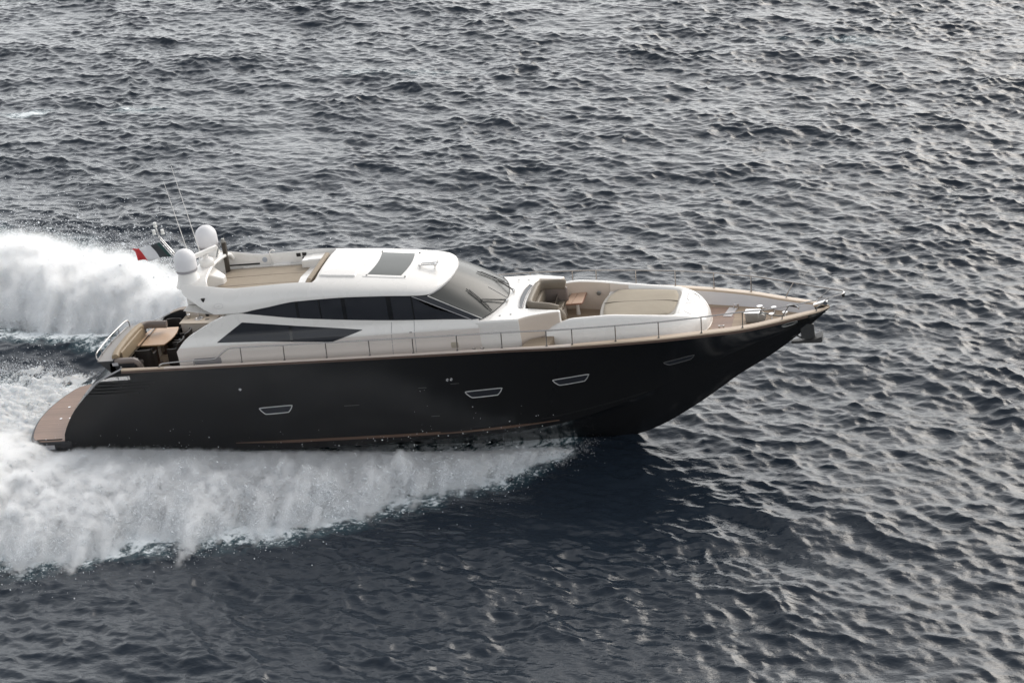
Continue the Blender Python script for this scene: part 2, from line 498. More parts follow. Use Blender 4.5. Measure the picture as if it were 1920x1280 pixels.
# hull side fittings: louvres, portholes, outlets
for k in range(4):
    m = MB()
    z = 2.33 - .115 * k; x0 = 2.75 - .13 * k + .12; x1 = 5.05 - .22 * k
    xs = np.linspace(x0, x1, 24)
    m.slab([[on_hull(x, z - .026 + .02 * (x - x0) / 2, .004), on_hull(x, z + .026 + .02 * (x - x0) / 2, .004)] for x in xs],
           [[on_hull(x, z - .026, -.03), on_hull(x, z + .026, -.03)] for x in xs])
    m.build('exhaust_louvre', DARKGAP, root)

def porthole(x0, x1, zc, h, tilt=0.0, frame=STEEL, rr=.016):
    w = x1 - x0
    poly = [(0, .5), (1, .5), (1.0, .25), (.90, -.5), (.14, -.5), (0, .22)]
    corner = smooth_path([(x0 + a * w, zc + tilt * (a - .5) + b * h) for a, b in
                          [(.02, .5), (.5, .52), (.97, .5), (1.0, .36), (.96, 0), (.88, -.42), (.82, -.5), (.5, -.52), (.2, -.5), (.12, -.4), (.02, .1), (0, .3)]], 4, closed=True)
    m = MB(); m.tube([on_hull(x, z, .004) for x, z in corner], rr, 8, closed=True)
    f = m.build('porthole', frame, root)
    m = MB()
    cx = sum(p[0] for p in corner) / len(corner); cz = sum(p[1] for p in corner) / len(corner)
    ring = [on_hull(x, z, .007) for x, z in corner]
    o = len(ring)
    m.add(ring + [on_hull(cx, cz, .009)], [(i, (i + 1) % o, o) for i in range(o)])
    m.build('pane', GLASS, f)
PORTS = [(8.52, 9.64, 1.10, .24, .05), (15.61, 16.79, 1.27, .24, .04), (18.50, 19.62, 1.44, .24, .06), (22.0, 22.93, 1.52, .17, .08)]
for i, q in enumerate(PORTS):
    porthole(*q, frame=PFRAME if i < 3 else PFRAMED, rr=.017 if i < 3 else .013)

for x, z in ((7.98, 1.93), (15.09, 1.86), (15.22, 1.87)):
    m = MB(); y = hull_y(x, z)
    m.lathe([(.05, 0), (.05, .02), (.028, .024), (.026, .005)], (x, -y, z), 12, rot_x(90))
    m.build('drain_outlet', STEEL, root)
VSLIT = mat('dim_vent_slit', (.07, .07, .07), .4, var=.1)
for x, z in ((11.7, 1.12), (14.2, 1.62), (15.3, 1.70), (14.45, .55)):
    m = MB(); L = .26 if x < 13 else .14
    m.slab([[on_hull(x + d, z - .008, .006), on_hull(x + d, z + .008, .006)] for d in np.linspace(-L, L, 5)],
           [[on_hull(x + d, z - .008, -.01), on_hull(x + d, z + .008, -.01)] for d in np.linspace(-L, L, 5)])
    m.build('hull_vent_slit', VSLIT, root)
# hawse ring in the bow topsides
m = MB()
m.tube([on_hull(26.0 + .24 * math.cos(a), 2.22 + .075 * math.sin(a) + .04 * math.cos(a), .012) for a in np.linspace(0, 2 * math.pi, 25)[:-1]], .024, 8, closed=True)
hz = m.build('hawse_ring', GREYMET, root)
m = MB()
rg = [on_hull(26.0 + .2 * math.cos(a), 2.22 + .055 * math.sin(a) + .04 * math.cos(a), .01) for a in np.linspace(0, 2 * math.pi, 25)[:-1]]
m.add(rg, [tuple(range(24))]); m.build('opening', DARKGAP, hz)
# the same kind of ring on the inside of the port bulwark
m = MB()
for a0 in (0,):
    ring = [(26.05 + .2 * math.cos(a), beam(26.05 + .2 * math.cos(a)) - cap_w(26.0) - .055, 2.37 + .1 * math.sin(a)) for a in np.linspace(0, 2 * math.pi, 21)[:-1]]
    m.tube(ring, .03, 8, closed=True)
hz = m.build('hawse_ring', STEEL, root)
m = MB(); m.add([(p[0], p[1] - .004, p[2]) for p in ring], [tuple(range(20))]); m.build('opening', DARKGAP, hz)

# ------------------------------------------------------------------ cabin sides
T_W0 = [(5.9, 2.14), (8, 2.09), (12, 2.04), (16, 1.96), (17.6, 1.95)]
T_WT = [(5.9, 3.25), (6.2, 3.58), (6.76, 3.90), (7.39, 4.20), (7.8, 4.345), (8.2, 4.40), (8.6, 4.345), (10.14, 4.10), (11.7, 3.935),
        (13.4, 3.79), (16.1, 3.63), (16.3, 3.61)]
T_UT = [(8.3, 4.36), (8.6, 4.42), (9.23, 4.53), (10.24, 4.69), (11.72, 4.72), (13.27, 4.66), (14.2, 4.58), (14.22, 4.53), (16.12, 3.64)]
def wall_y(x, z):
    w = float(ip(x, T_W0))
    return w + .03 * float(sm(2.9, 3.3, z)) - .03 - .11 * float(sm(3.3, 3.75, z)) - .05 * max(0, z - 3.75)

for s in (-1, 1):
    xs = np.concatenate([np.linspace(5.9, 8.6, 28), np.linspace(8.8, 16.25, 46)])
    def zrow(x):
        zt = float(ip(x, T_WT)); zb = min(3.36, zt - .02)
        return np.concatenate([np.linspace(2.45, zb, 7), np.linspace(zb, zt, 10)[1:]])
    F = [[(x, s * wall_y(x, z), z) for z in zrow(x)] for x in xs]
    Bk = [[(p[0], p[1] - s * .14, p[2]) for p in r] for r in F]
    m = MB(); m.slab(F, Bk)
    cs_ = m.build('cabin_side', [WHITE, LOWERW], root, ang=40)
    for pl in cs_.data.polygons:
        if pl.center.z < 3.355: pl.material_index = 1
    # upper side window, black from end to end
    xs = np.linspace(8.42, 16.05, 60)
    def zlo(x): return float(ip(x, T_WT)) + .004
    def zhi(x): return max(zlo(x) + .003, float(ip(x, T_UT)))
    F = [[(x, s * (wall_y(x, zlo(x) + (zhi(x) - zlo(x)) * t) - .012), zlo(x) + (zhi(x) - zlo(x)) * t) for t in np.linspace(0, 1, 8)] for x in xs]
    Bk = [[(p[0], p[1] - s * .05, p[2]) for p in r] for r in F]
    m = MB(); m.slab(F, Bk)
    uw = m.build('upper_window', GLASS, root)
    for x, w in ((10.28, .1), (11.05, .06), (11.86, .13), (13.38, .16), (14.15, .05)):
        a, b = zlo(x) + .02, zhi(x) - .02
        m = MB(); m.slab([[(x + d, s * (wall_y(x, a + (b - a) * t) - .008), a + (b - a) * t) for t in np.linspace(0, 1, 6)] for d in (-w / 2, w / 2)],
               [[(x + d, s * (wall_y(x, a + (b - a) * t) - .03), a + (b - a) * t) for t in np.linspace(0, 1, 6)] for d in (-w / 2, w / 2)])
        m.build('mullion', GLASSD, uw)
    # lower wedge window
    T_LU = [(7.36, 3.48), (8.30, 4.075), (8.34, 4.08), (10.2, 3.83), (12.36, 3.565)]
    T_LL = [(7.36, 3.46), (9.0, 3.40), (11.28, 3.235), (11.3, 3.235), (12.36, 3.55)]
    lu = lambda x: float(np.interp(x, *np.array(T_LU).T)); ll = lambda x: float(np.interp(x, *np.array(T_LL).T))
    xs = np.unique(np.concatenate([np.linspace(7.36, 12.36, 50), [8.30, 8.34, 11.28, 11.3]]))
    F = [[(x, s * (wall_y(x, ll(x) + (lu(x) - ll(x)) * t) + .006), ll(x) + (lu(x) - ll(x)) * t) for t in np.linspace(0, 1, 8)] for x in xs]
    Bk = [[(p[0], p[1] - s * .03, p[2]) for p in r] for r in F]
    m = MB(); m.slab(F, Bk); lw = m.build('lower_window', GLASS, root)
    m = MB()
    for x in (9.93,):
        m.slab([[(x + d, s * (wall_y(x, z) + .009), z) for z in np.linspace(ll(x) + .02, lu(x) - .02, 6)] for d in (-.05, .05)],
               [[(x + d, s * (wall_y(x, z) - .01), z) for z in np.linspace(ll(x) + .02, lu(x) - .02, 6)] for d in (-.05, .05)])
    m.build('mullion', GLASSD, lw)
    # quarter glass beside the windshield
    tp = [(14.18, 1.835, 4.555), (14.68, 1.735, 4.50)]; bt = [(16.06, 1.862, 3.625), (16.36, 1.755, 3.605)]
    def qg(o):
        return [[tuple(np.array([tp[0][0] * (1 - u) + tp[1][0] * u, s * (tp[0][1] * (1 - u) + tp[1][1] * u + o), tp[0][2] * (1 - u) + tp[1][2] * u]) * (1 - v)
                 + np.array([bt[0][0] * (1 - u) + bt[1][0] * u, s * (bt[0][1] * (1 - u) + bt[1][1] * u + o), bt[0][2] * (1 - u) + bt[1][2] * u]) * v)
                 for v in np.linspace(0, 1, 8)] for u in np.linspace(0, 1, 5)]
    m = MB(); m.slab(qg(0.0), qg(-.03)); m.build('quarter_window', GLASS, root)
    m = MB()
    m.tube([(tp[0][0], s * (tp[0][1] + .006), tp[0][2]), (bt[0][0], s * (bt[0][1] + .006), bt[0][2])], .011, 6)
    m.build('window_trim', LGREY, root)
    m = MB()
    m.tube([(tp[1][0], s * (tp[1][1] + .006), tp[1][2]), (bt[1][0], s * (bt[1][1] + .006), bt[1][2])], .015, 6)
    m.build('window_trim', WHITE, root)

FLc = 2.0
# unseen black block added behind the glass keeps the cabin dark; cream aft bulkhead with sliding glass door
m = MB(); m.prism([(7.8, -1.7), (16.0, -1.6), (16.2, 0), (16.0, 1.6), (7.8, 1.7)], 2.5, 3.58); m.build('cabin_dark_block', DARKGAP, root)
m = MB(); m.box((7.7, 0, 3.2), (.06, 3.9, 2.3)); ab = m.build('aft_bulkhead', CREAM, root)
m = MB(); m.slab([[(x, 1.96 - .02 * (x - 5.9), z) for z in (FLc, float(ip(x, T_WT)) - .03)] for x in np.linspace(5.95, 7.7, 12)], [[(x, 1.92 - .02 * (x - 5.9), z) for z in (FLc, float(ip(x, T_WT)) - .03)] for x in np.linspace(5.95, 7.7, 12)]); m.build('wing_lining', CREAM, root)
m = MB(); m.box((7.66, 0, 3.15), (.03, 2.6, 2.0)); m.build('sliding_door', GLASS, ab)

# door seams and small plates on the starboard side
for xa, xb in ((13.37, 13.26), (14.13, 14.05)):
    m = MB(); m.slab([[(xa + (xb - xa) * t + d, -(wall_y(xa, 3.74 - 1.16 * t) + .003), 3.74 - 1.16 * t) for t in np.linspace(0, 1, 12)] for d in (-.009, .009)],
           [[(xa + (xb - xa) * t + d, -(wall_y(xa, 3.74 - 1.16 * t) - .02), 3.74 - 1.16 * t) for t in np.linspace(0, 1, 12)] for d in (-.009, .009)])
    m.build('door_seam', GREYP, root)
m = MB(); m.box((13.98, -wall_y(13.98, 3.4) - .012, 3.38), (.09, .02, .03)); m.build('door_handle', STEEL, root, bevel=.005)
def wall_plate(name, x0, x1, z0, z1, mt, th=.012):
    m = MB()
    c = rrect(x1 - x0, z1 - z0, min(x1 - x0, z1 - z0) * .2, 4)
    pts = [((x0 + x1) / 2 + a, (z0 + z1) / 2 + b) for a, b in c]
    n = len(pts)
    m.add([(x, -(wall_y(x, z) + th), z) for x, z in pts] + [(x, -(wall_y(x, z) - .02), z) for x, z in pts],
          [tuple(range(n))] + [(i, (i + 1) % n, n + (i + 1) % n, n + i) for i in range(n)])
    return m.build(name, mt, root)
wall_plate('vent_panel', 6.43, 7.37, 2.72, 2.955, mat('grey_vent', (.27, .26, .265), .5, var=.05))
wall_plate('socket_plate', 15.24, 15.48, 2.72, 2.92, mat('beige_plate', (.42, .38, .31), .5, var=.05))
for x in (16.1, 16.38):
    m = MB(); y = -(beam(x) - .2)
    m.tube([(x, y, 2.62), (x, y, 2.78), (x + .05, y, 2.86)], .022, 6); m.tube([(x, y, 2.78), (x - .05, y, 2.86)], .022, 6)
    m.build('deck_cleat', RAILST, root)

# ------------------------------------------------------------------ roof, flybridge coaming and aft overhang: one moulding
T_ZE = [(6.35, 4.42), (7.9, 4.42), (8.36, 4.45), (9.23, 4.55), (10.24, 4.69), (11.72, 4.72), (13.27, 4.655), (14.26, 4.575), (14.7, 4.54), (15.0, 4.58), (15.27, 4.645)]
T_ZC = [(6.35, 5.72), (6.9, 5.62), (7.9, 5.40), (8.2, 5.36), (9.2, 5.36), (10.2, 5.34), (10.8, 5.29), (11.2, 5.235), (12, 5.16), (13, 5.045), (14, 4.93), (14.7, 4.80), (15.27, 4.69)]
T_WR = [(6.35, 1.97), (12, 1.94), (13.3, 1.90), (14.0, 1.86), (14.3, 1.83), (14.5, 1.79), (14.7, 1.71), (14.85, 1.55), (15.0, 1.30), (15.12, .98), (15.21, .62), (15.26, .25), (15.275, .02)]
T_XL = [(4.42, 7.42), (4.6, 7.12), (4.9, 6.75), (5.14, 6.42), (5.3, 6.34), (5.5, 6.30)]
FLY_Z = 4.62
XR = np.concatenate([np.linspace(6.35, 10.55, 40), [10.62, 10.7, 10.78, 10.9], np.linspace(11.1, 14.0, 18), np.linspace(14.15, 15.1, 16), [15.16, 15.21, 15.245, 15.265, 15.275]])
NSE = 2.7
def roof_z(x, y):
    ze, zc, w = float(ip(x, T_ZE)), float(ip(x, T_ZC)), float(ip(x, T_WR))
    s = min(1, abs(y) / max(w, 1e-3))
    return ze + (zc - ze) * (1 - s ** NSE) ** (1 / NSE)
def roof_sec(x):
    ze, zc, w = float(ip(x, T_ZE)), float(ip(x, T_ZC)), float(ip(x, T_WR))
    h = zc - ze
    ss = [1, .998, .99, .975, .955, .93, .90, .87, .84, .81]
    P = [(0, ze + .13 * min(1, w)), (max(0, w - .45), ze + .10 * min(1, w)), (max(0, w - .09), ze - .005), (max(0, w - .02), ze - .012)]
    P += [(w * s, ze + h * (1 - s ** NSE) ** (1 / NSE)) for s in ss]
    yt = w * .80; zt = ze + h * (1 - .8 ** NSE) ** (1 / NSE)
    P.append((yt, zt))
    if x < 10.8:
        P += [(yt - .035, zt + .012), (yt - .07, zt - .012), (yt - .085, zt - .06), (yt - .12, (zt + FLY_Z) / 2), (yt - .14, FLY_Z + .01), (yt - .2, FLY_Z), (yt * .5, FLY_Z), (0, FLY_Z)]
    else:
        for s in (.76, .7, .62, .52, .40, .28, .14, 0):
            P.append((w * s, ze + h * (1 - s ** NSE) ** (1 / NSE)))
    return P
rows = []
for x in XR:
    row = []
    sec = roof_sec(x)
    for j, (y, z) in enumerate(sec):
        X = x
        if x < 8.8:
            if j >= 4:
                xl = float(ip(z, T_XL)) if j < 15 else 6.36
            else:
                xl = 6.5 if j == 0 else (7.2 if j == 1 else 7.42)
            X = xl + (x - 6.35) * (8.8 - xl) / (8.8 - 6.35)
        row.append((X, y, z))
    rows.append(row)
R = np.array(rows)
P = np.concatenate([R[:, ::-1] * [1, -1, 1], R[:, 1:]], axis=1)
m = MB(); m.grid(P)
n0 = P.shape[1]
# close the aft end
h = len(rows[0])
aft = rows[0]
m.grid([[(q[0], -q[1], q[2]) for q in aft[:4]] + [(aft[3][0], -aft[3][1], aft[3][2])] * 0, [(aft[h - 1][0], -q[1], max(q[2], FLY_Z)) for q in aft[:4]]])
m.grid([[q for q in aft[:4]], [(aft[h - 1][0], q[1], max(q[2], FLY_Z)) for q in aft[:4]]])
roof = m.build('roof', WHITE, root, ang=38)

# raised sliding panel, frame and dark sunroof
def roof_patch(name, x0, x1, y0, y1, o0, o1, mt, parent, curve=0.0, bevel=0, nx=10, ny=14):
    A, Bk = [], []
    for x in np.linspace(x0, x1, nx):
        ra, rb = [], []
        for y in np.linspace(y0, y1, ny):
            xx = x + curve * (1 - (y / max(abs(y0), abs(y1))) ** 2)
            ra.append((xx, y, roof_z(xx, y) + o1)); rb.append((xx, y, roof_z(xx, y) + o0))
        A.append(ra); Bk.append(rb)
    m = MB(); m.slab(A, Bk)
    return m.build(name, mt, parent, bevel=bevel)
roof_patch('sliding_roof_panel', 10.98, 12.18, -1.16, 1.16, -.02, .055, WHITE, root, curve=.0, bevel=.02)
sf = roof_patch('sunroof', 12.42, 13.85, -1.12, 1.12, -.02, .02, WHITE, root, curve=.10, bevel=.006)
roof_patch('glass', 12.56, 13.68, -.97, .97, 0, .026, ROOFGL, sf, curve=.10)
for x, y in ((12.5, -1.05), (13.78, -1.05), (12.5, 1.05), (13.78, 1.05)):
    m = MB(); m.lathe([(.03, 0), (.03, .03), (0, .035)], (x + .05, y, roof_z(x, y) + .015), 10); m.build('hinge_knob', GREYMET, sf)
# twin air horn
zr = roof_z(14.4, -.1)
m = MB()
for dy in (0, .16):
    y = -.22 + dy; z0 = roof_z(14.4, y) + .13
    m.lathe([(.022, 0), (.022, .4), (.03, .52), (.05, .58), (.085, .63), (.08, .632), (.04, .58)], (14.08, y, z0), 14, rot_y(90))
    for xx in (14.14, 14.62): m.tube([(xx, y, z0 - .2), (xx, y, z0)], .014, 6)
m.box((14.14, -.14, zr + .13), (.06, .2, .07))
m.build('air_horn', STEEL, root)

# ------------------------------------------------------------------ windshield
T = [(14.66, -1.73, 4.497), (14.93, -1.36, 4.535), (15.09, -1.0, 4.575), (15.2, -.55, 4.615), (15.245, 0, 4.64)]
Bt = [(16.36, -1.75, 3.605), (16.57, -1.36, 3.605), (16.70, -1.0, 3.605), (16.81, -.55, 3.605), (16.87, 0, 3.605)]
mir = lambda L: L + [(x, -y, z) for x, y, z in L[-2::-1]]
tp = smooth_path(mir(T), 5); bt = smooth_path(mir(Bt), 5)
def ws(o):
    g = []
    for a, b in zip(tp, bt):
        a, b = np.array(a), np.array(b)
        nrm = np.array([.55, .35 * a[1] / 1.8, .75]); nrm /= np.linalg.norm(nrm)
        g.append([tuple(a * (1 - v) + b * v + nrm * (.05 * math.sin(math.pi * v) + o)) for v in np.linspace(0, 1, 9)])
    return g
WSG = ws(0.0)
m = MB(); m.slab(ws(0.0), ws(-.03))
wsh = m.build('windshield', SCREEN, root, ang=50)
m = MB(); m.tube([tuple(np.array(p) + [0.02, 0, .0]) for p in tp], .014, 6); m.build('top_trim', LGREY, wsh)
m = MB(); m.tube([(p[0] + .004, p[1], p[2] + .006) for p in bt], .012, 6); m.build('rubber_seal', RUBBER, wsh)
m = MB(); mid = WSG[len(WSG) // 2 - 1]
m.tube([tuple(np.array(p) + [.004, 0, .006]) for p in mid[5:]], .006, 6); m.build('centre_seam', LGREY, wsh)

def ws_pt(y, v, o=.0):
    """point on the glass at lateral y and height fraction v from the base"""
    g = np.array(ws(o)); k = min(8, max(0, (1 - v) * 8)); i = int(k); f = k - i
    row = g[:, i] * (1 - f) + g[:, min(8, i + 1)] * f
    j = np.interp(y, row[:, 1], np.arange(len(row))); a = int(j); f = j - a
    return row[a] * (1 - f) + row[min(a + 1, len(row) - 1)] * f

def wiper(yb, yt_, piv):
    w = empty_part('windshield_wiper')
    pb, pt_ = [ws_pt(yb + (yt_ - yb) * t, .03 + .62 * t, .035) for t in (0, 1)]
    m = MB()
    m.tube([tuple(pb * (1 - t) + pt_ * t + np.array([0, 0, .012 * math.sin(math.pi * t)])) for t in np.linspace(0, 1, 9)], .017, 6)
    m.tube([tuple(pb * (1 - t) + pt_ * t + np.array([.02, 0, .035 + .012 * math.sin(math.pi * t)])) for t in np.linspace(.12, .9, 7)], .013, 6)
    m.build('wiper_blade', RUBBER, w)
    m = MB(); mid = pb * .55 + pt_ * .45 + np.array([0, 0, .03])
    for d in (-.035, .035):
        m.tube([(piv[0] - .02, piv[1] + d, piv[2] + .06), tuple(mid + np.array([0, d * .4, .01]))], .013, 6)
    m.build('wiper_arm', RUBBER, w)
    m = MB()
    for d in (-.05, .05): m.lathe([(.035, 0), (.035, .05), (.02, .08), (0, .085)], (piv[0], piv[1] + d, piv[2]), 10)
    m.build('wiper_pivot', STEEL, w)
def empty_part(name):
    o = bpy.data.objects.new(name, None); o.empty_display_size = .1; COL.objects.link(o); o.parent = root
    return o
wiper(-1.25, -.85, (16.92, -.42, 3.6))
wiper(.95, .62, (16.98, .42, 3.6))

# ------------------------------------------------------------------ foredeck trunk with seating well
near = [(16.2, -1.925), (17.56, -1.945)]
near += [p[:2] for p in smooth_path([(17.58, -1.93, 0), (17.78, -1.80, 0), (18.05, -1.69, 0), (18.45, -1.59, 0), (18.86, -1.53, 0)], 4)]
out = near + [(18.86, -1.36), (18.4, -1.27), (17.95, -1.14), (17.66, -1.06), (17.60, -.6), (17.60, .9), (17.66, 1.45), (18.35, 1.52), (18.45, 1.80), (17.56, 1.93), (16.2, 1.925), (15.3, 1.6), (15.0, 0), (15.3, -1.6)]
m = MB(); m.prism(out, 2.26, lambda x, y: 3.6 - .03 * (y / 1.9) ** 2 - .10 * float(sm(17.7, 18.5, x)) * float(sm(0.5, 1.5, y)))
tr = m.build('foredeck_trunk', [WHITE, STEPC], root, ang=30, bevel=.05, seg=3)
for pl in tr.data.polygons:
    if pl.normal.x > .10 and pl.normal.y < -.1 and 17.57 < pl.center.x < 18.88: pl.material_index = 1  # forward faces tinted for warm bounced light
# curved dark skylight slot in front of the windshield
o_ = smooth_path([(17.43, -1.0, 0), (17.335, -.5, 0), (17.305, .05, 0), (17.33, .55, 0), (17.42, .92, 0)], 5)
i_ = smooth_path([(17.555, -1.04, 0), (17.515, -.55, 0), (17.49, .0, 0), (17.51, .42, 0), (17.56, .80, 0)], 5)
m = MB(); m.slab([[(a[0], a[1], 3.604), (b[0], b[1], 3.604)] for a, b in zip(o_, i_)], [[(a[0], a[1], 3.55), (b[0], b[1], 3.55)] for a, b in zip(o_, i_)])
sk = m.build('skylight', GLASS, root)
m = MB(); m.tube([(p[0], p[1], 3.607) for p in o_ + i_[::-1]], .016, 6, closed=True); m.build('frame', GREYW, sk)
for x, y in ((16.9, -1.55), (17.25, -1.5), (16.95, 1.45), (17.3, 1.4)):
    m = MB(); m.lathe([(.03, 0), (.03, .01), (0, .014)], (x, y, 3.585), 10); m.build('deck_filler', GREYMET, root)

# sunpad base: rounded white moulding that tapers to the bow
T_PW = [(18.35, 1.74), (18.8, 1.80), (19.4, 1.83), (20.5, 1.78), (21.6, 1.66), (22.3, 1.50), (22.8, 1.27), (23.15, .95), (23.35, .62), (23.43, .35), (23.46, .02)]
T_PZ = [(18.35, 2.98), (18.7, 3.17), (19.3, 3.345), (20.3, 3.36), (21.4, 3.25), (22.3, 3.10), (22.8, 2.98), (23.1, 2.82), (23.3, 2.65), (23.42, 2.48), (23.46, 2.36)]
T_PZF = [(18.35, 3.36), (18.8, 3.39), (19.6, 3.32), (20.5, 3.19), (21.4, 3.10), (22.3, 3.04), (22.8, 2.96), (23.1, 2.82), (23.3, 2.65), (23.42, 2.48), (23.46, 2.36)]
PADZ = 3.0
def pad_base(x):
    return float(ip(x, [(18.3, 2.24), (20.0, 2.24)])) if x < 19.98 else PADZ - .02
def base_half(x, T):
    w, zc, d = float(ip(x, T_PW)), float(ip(x, T)), dk(x) - .02
    k = min(1, w / 1.2)
    zi = pad_base(x)
    f = float(sm(22.35, 22.62, x))
    zi2 = zi * (1 - f) + (zc + .03) * f
    P = [(w, d), (w - .01 * k, d + (zc - d) * .35), (w - .035 * k, d + (zc - d) * .62), (w - .075 * k, d + (zc - d) * .82), (w - .13 * k, d + (zc - d) * .94), (w - .2 * k, zc),
         (w - .27 * k, zc + .0), (w - .33 * k, zc * (1 - 0) - .02 * (1 - f)), (w - .38 * k, (zc * .5 + zi2 * .5)), (w - .41 * k, zi2), (w * .35, zi2 + .02 * f), (0, zi2 + .03 * f)]
    return P
XP = np.concatenate([np.linspace(18.35, 19.9, 18), [19.97, 19.985], np.linspace(20.1, 22.3, 22), np.linspace(22.36, 22.64, 8), np.linspace(22.7, 23.2, 14), [23.26, 23.31, 23.35, 23.39, 23.42, 23.44, 23.455, 23.46]])
rows = []
for x in XP:
    S, Pt = base_half(x, T_PZ), base_half(x, T_PZF)
    rows.append([(x, -y, z) for y, z in S] + [(x, y, z) for y, z in Pt[-2::-1]])
m = MB(); m.grid(rows)
m.f.append(tuple(range(len(rows[0])))); m.m.append(0)
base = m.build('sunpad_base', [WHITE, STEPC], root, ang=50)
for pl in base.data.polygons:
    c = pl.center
    if c.x < 20.6 and abs(c.y) < float(ip(c.x, T_PW)) - .28 and pl.normal.y * c.y < 0 and abs(pl.normal.z) < .8: pl.material_index = 1  # inward faces get the tint too, shade and bounce painted in
m = MB()
for y0, y1, x1 in ((-.95, -.18, 23.08), (-.05, .85, 23.1)):
    pass
ring = [(22.82 + .30 * math.cos(a) * (1 if math.cos(a) > 0 else .3), -.45 + .52 * math.sin(a)) for a in np.linspace(0, 2 * math.pi, 33)[:-1]]
def base_z(x, y):
    P = base_half(x, T_PZ); ys = [p[0] for p in P][::-1]; zs = [p[1] for p in P][::-1]
    return float(np.interp(abs(y), ys, zs))
for cy in (-.48, .42):
    rg = []
    for a in np.linspace(0, 2 * math.pi, 33)[:-1]:
        x = 22.86 + (.21 if math.cos(a) > 0 else .14) * np.sign(math.cos(a)) * abs(math.cos(a)) ** .6; y = cy + .36 * np.sign(math.sin(a)) * abs(math.sin(a)) ** .6
        rg.append((x, y, base_z(x, y) + .002))
    m.tube(rg, .010, 4, closed=True)
m.build('locker_seam', LGREY, base)
m = MB(); m.tube([(float(x), -(float(ip(x, T_PW)) + .012), dk(x) + .015) for x in XP[20:]] + [(float(x), float(ip(x, T_PW)) + .012, dk(x) + .015) for x in XP[20:][::-1]], .022, 6)
m.build('toe_moulding', CREAM, base)

# pad: one cover in two halves with a grey welt round the aft end
def pad_outline(off=0.0):
    aft = [(20.34 + off * .2, -1.44 + off), (20.06 + off, -1.02 + off * .6), (19.94 + off, -.45), (19.90 + off, .12), (19.93 + off, .68), (20.06 + off, 1.14 - off * .6), (20.36 + off * .2, 1.46 - off)]
    fwd = [(21.3, 1.33 - off), (22.2, 1.12 - off), (22.44 - off, .95 - off), (22.52 - off, .5), (22.54 - off, 0), (22.52 - off, -.5), (22.42 - off, -.98 + off), (22.1, -1.16 + off), (21.3, -1.34 + off)]
    return [p[:2] for p in smooth_path([(x, y, 0) for x, y in aft + fwd], 5, closed=True)]
def pillow(outline, z0, z1, crown, rings=7, puff=1.0, center=None):
    """cushion: outline walled from z0 to z1 then domed to the middle"""
    cx = sum(p[0] for p in outline) / len(outline) if center is None else center[0]
    cy = sum(p[1] for p in outline) / len(outline) if center is None else center[1]
    g = [[(x, y, z0) for x, y in outline], [(x, y, z1 - .03) for x, y in outline]]
    for t in np.linspace(0, 1, rings):
        k = (1 - t) * .98
        g.append([(cx + (x - cx) * k, cy + (y - cy) * k, z1 + crown * (1 - k ** 4) ** .8) for x, y in outline])
    return g
m = MB()
po = pad_outline(.11)
m.grid(pillow(po, PADZ - .03, PADZ + .05, .07, 14), closev=True)
pad = m.build('sunpad', PADL, root, ang=60)
m = MB(); w_out = pad_outline(.0)
m.prism(w_out, PADZ - .7, PADZ + .025)
m.build('welt', mat('grey_welt', (.31, .29, .26), .6, var=.05), pad, bevel=.025)
m = MB(); xs = np.linspace(20.0, 22.46, 30)
m.tube([(x, .16 - .17 * (x - 20) / 2.5, PADZ + .113 - .05 * abs((x - 21.2) / 1.25) ** 6) for x in xs], .012, 4)
m.build('seam', mat('taupe_seam', (.11, .095, .075), .8), pad)
m = MB(); m.lathe([(.075, 0), (.075, .02), (.05, .03), (.045, .012), (0, .012)], (19.6, 1.40, 2.95), 16, rot_x(90))
m.build('deck_light', GREYMET, root)

# foredeck sofa: U of rolled back cushions and a seat
path = [(18.72, -1.10, 3.45), (18.45, -1.06, 3.53), (17.98, -.98, 3.57), (17.82, -.90, 3.58), (17.75, -.76, 3.59), (17.73, -.3, 3.60), (17.73, .45, 3.60), (17.76, .72, 3.60), (17.84, .82, 3.60), (18.0, .86, 3.59), (18.45, .87, 3.58), (18.64, .87, 3.55)]
sp = smooth_path(path, 4)
m = MB()
m.sweep(sp, rrect(.20, .34, .085), up=(0, 0, 1))
sofa = m.build('foredeck_sofa', SOFA, root, ang=40)
m = MB(); m.box((17.86, -.05, 3.22), (.16, 1.75, .5)); m.build('back_cushion', SOFA, sofa, bevel=.05, seg=3)
m = MB(); m.box((18.28, .87, 3.22), (.80, .15, .5)); m.build('back_cushion', SOFAG, sofa, bevel=.05, seg=3)  # greyer leather paints in the shade on the far backrest
m = MB(); m.box((18.3, -1.0, 3.1), (.9, .14, .7)); m.build('back_cushion', SOFA, sofa, bevel=.04, seg=3)
m = MB(); m.tube([(18.62, -1.09, 3.47), (18.76, -1.10, 3.42), (18.85, -1.10, 3.28), (18.88, -1.10, 3.0), (18.88, -1.1, 2.3)], [.10, .105, .105, .10, .09], 12); m.build('arm_roll', SOFA, sofa)
for y0, y1 in ((-.95, -.32), (-.30, .30), (.32, .80)):
    m = MB(); m.box((18.24, (y0 + y1) / 2, 2.93), (.66, y1 - y0, .16)); m.build('seat_cushion', SOFA, sofa, bevel=.045, seg=3)
m = MB(); m.box((18.2, -.08, 2.55), (.72, 1.9, .62)); m.build('seat_base', CREAM, sofa, bevel=.02)
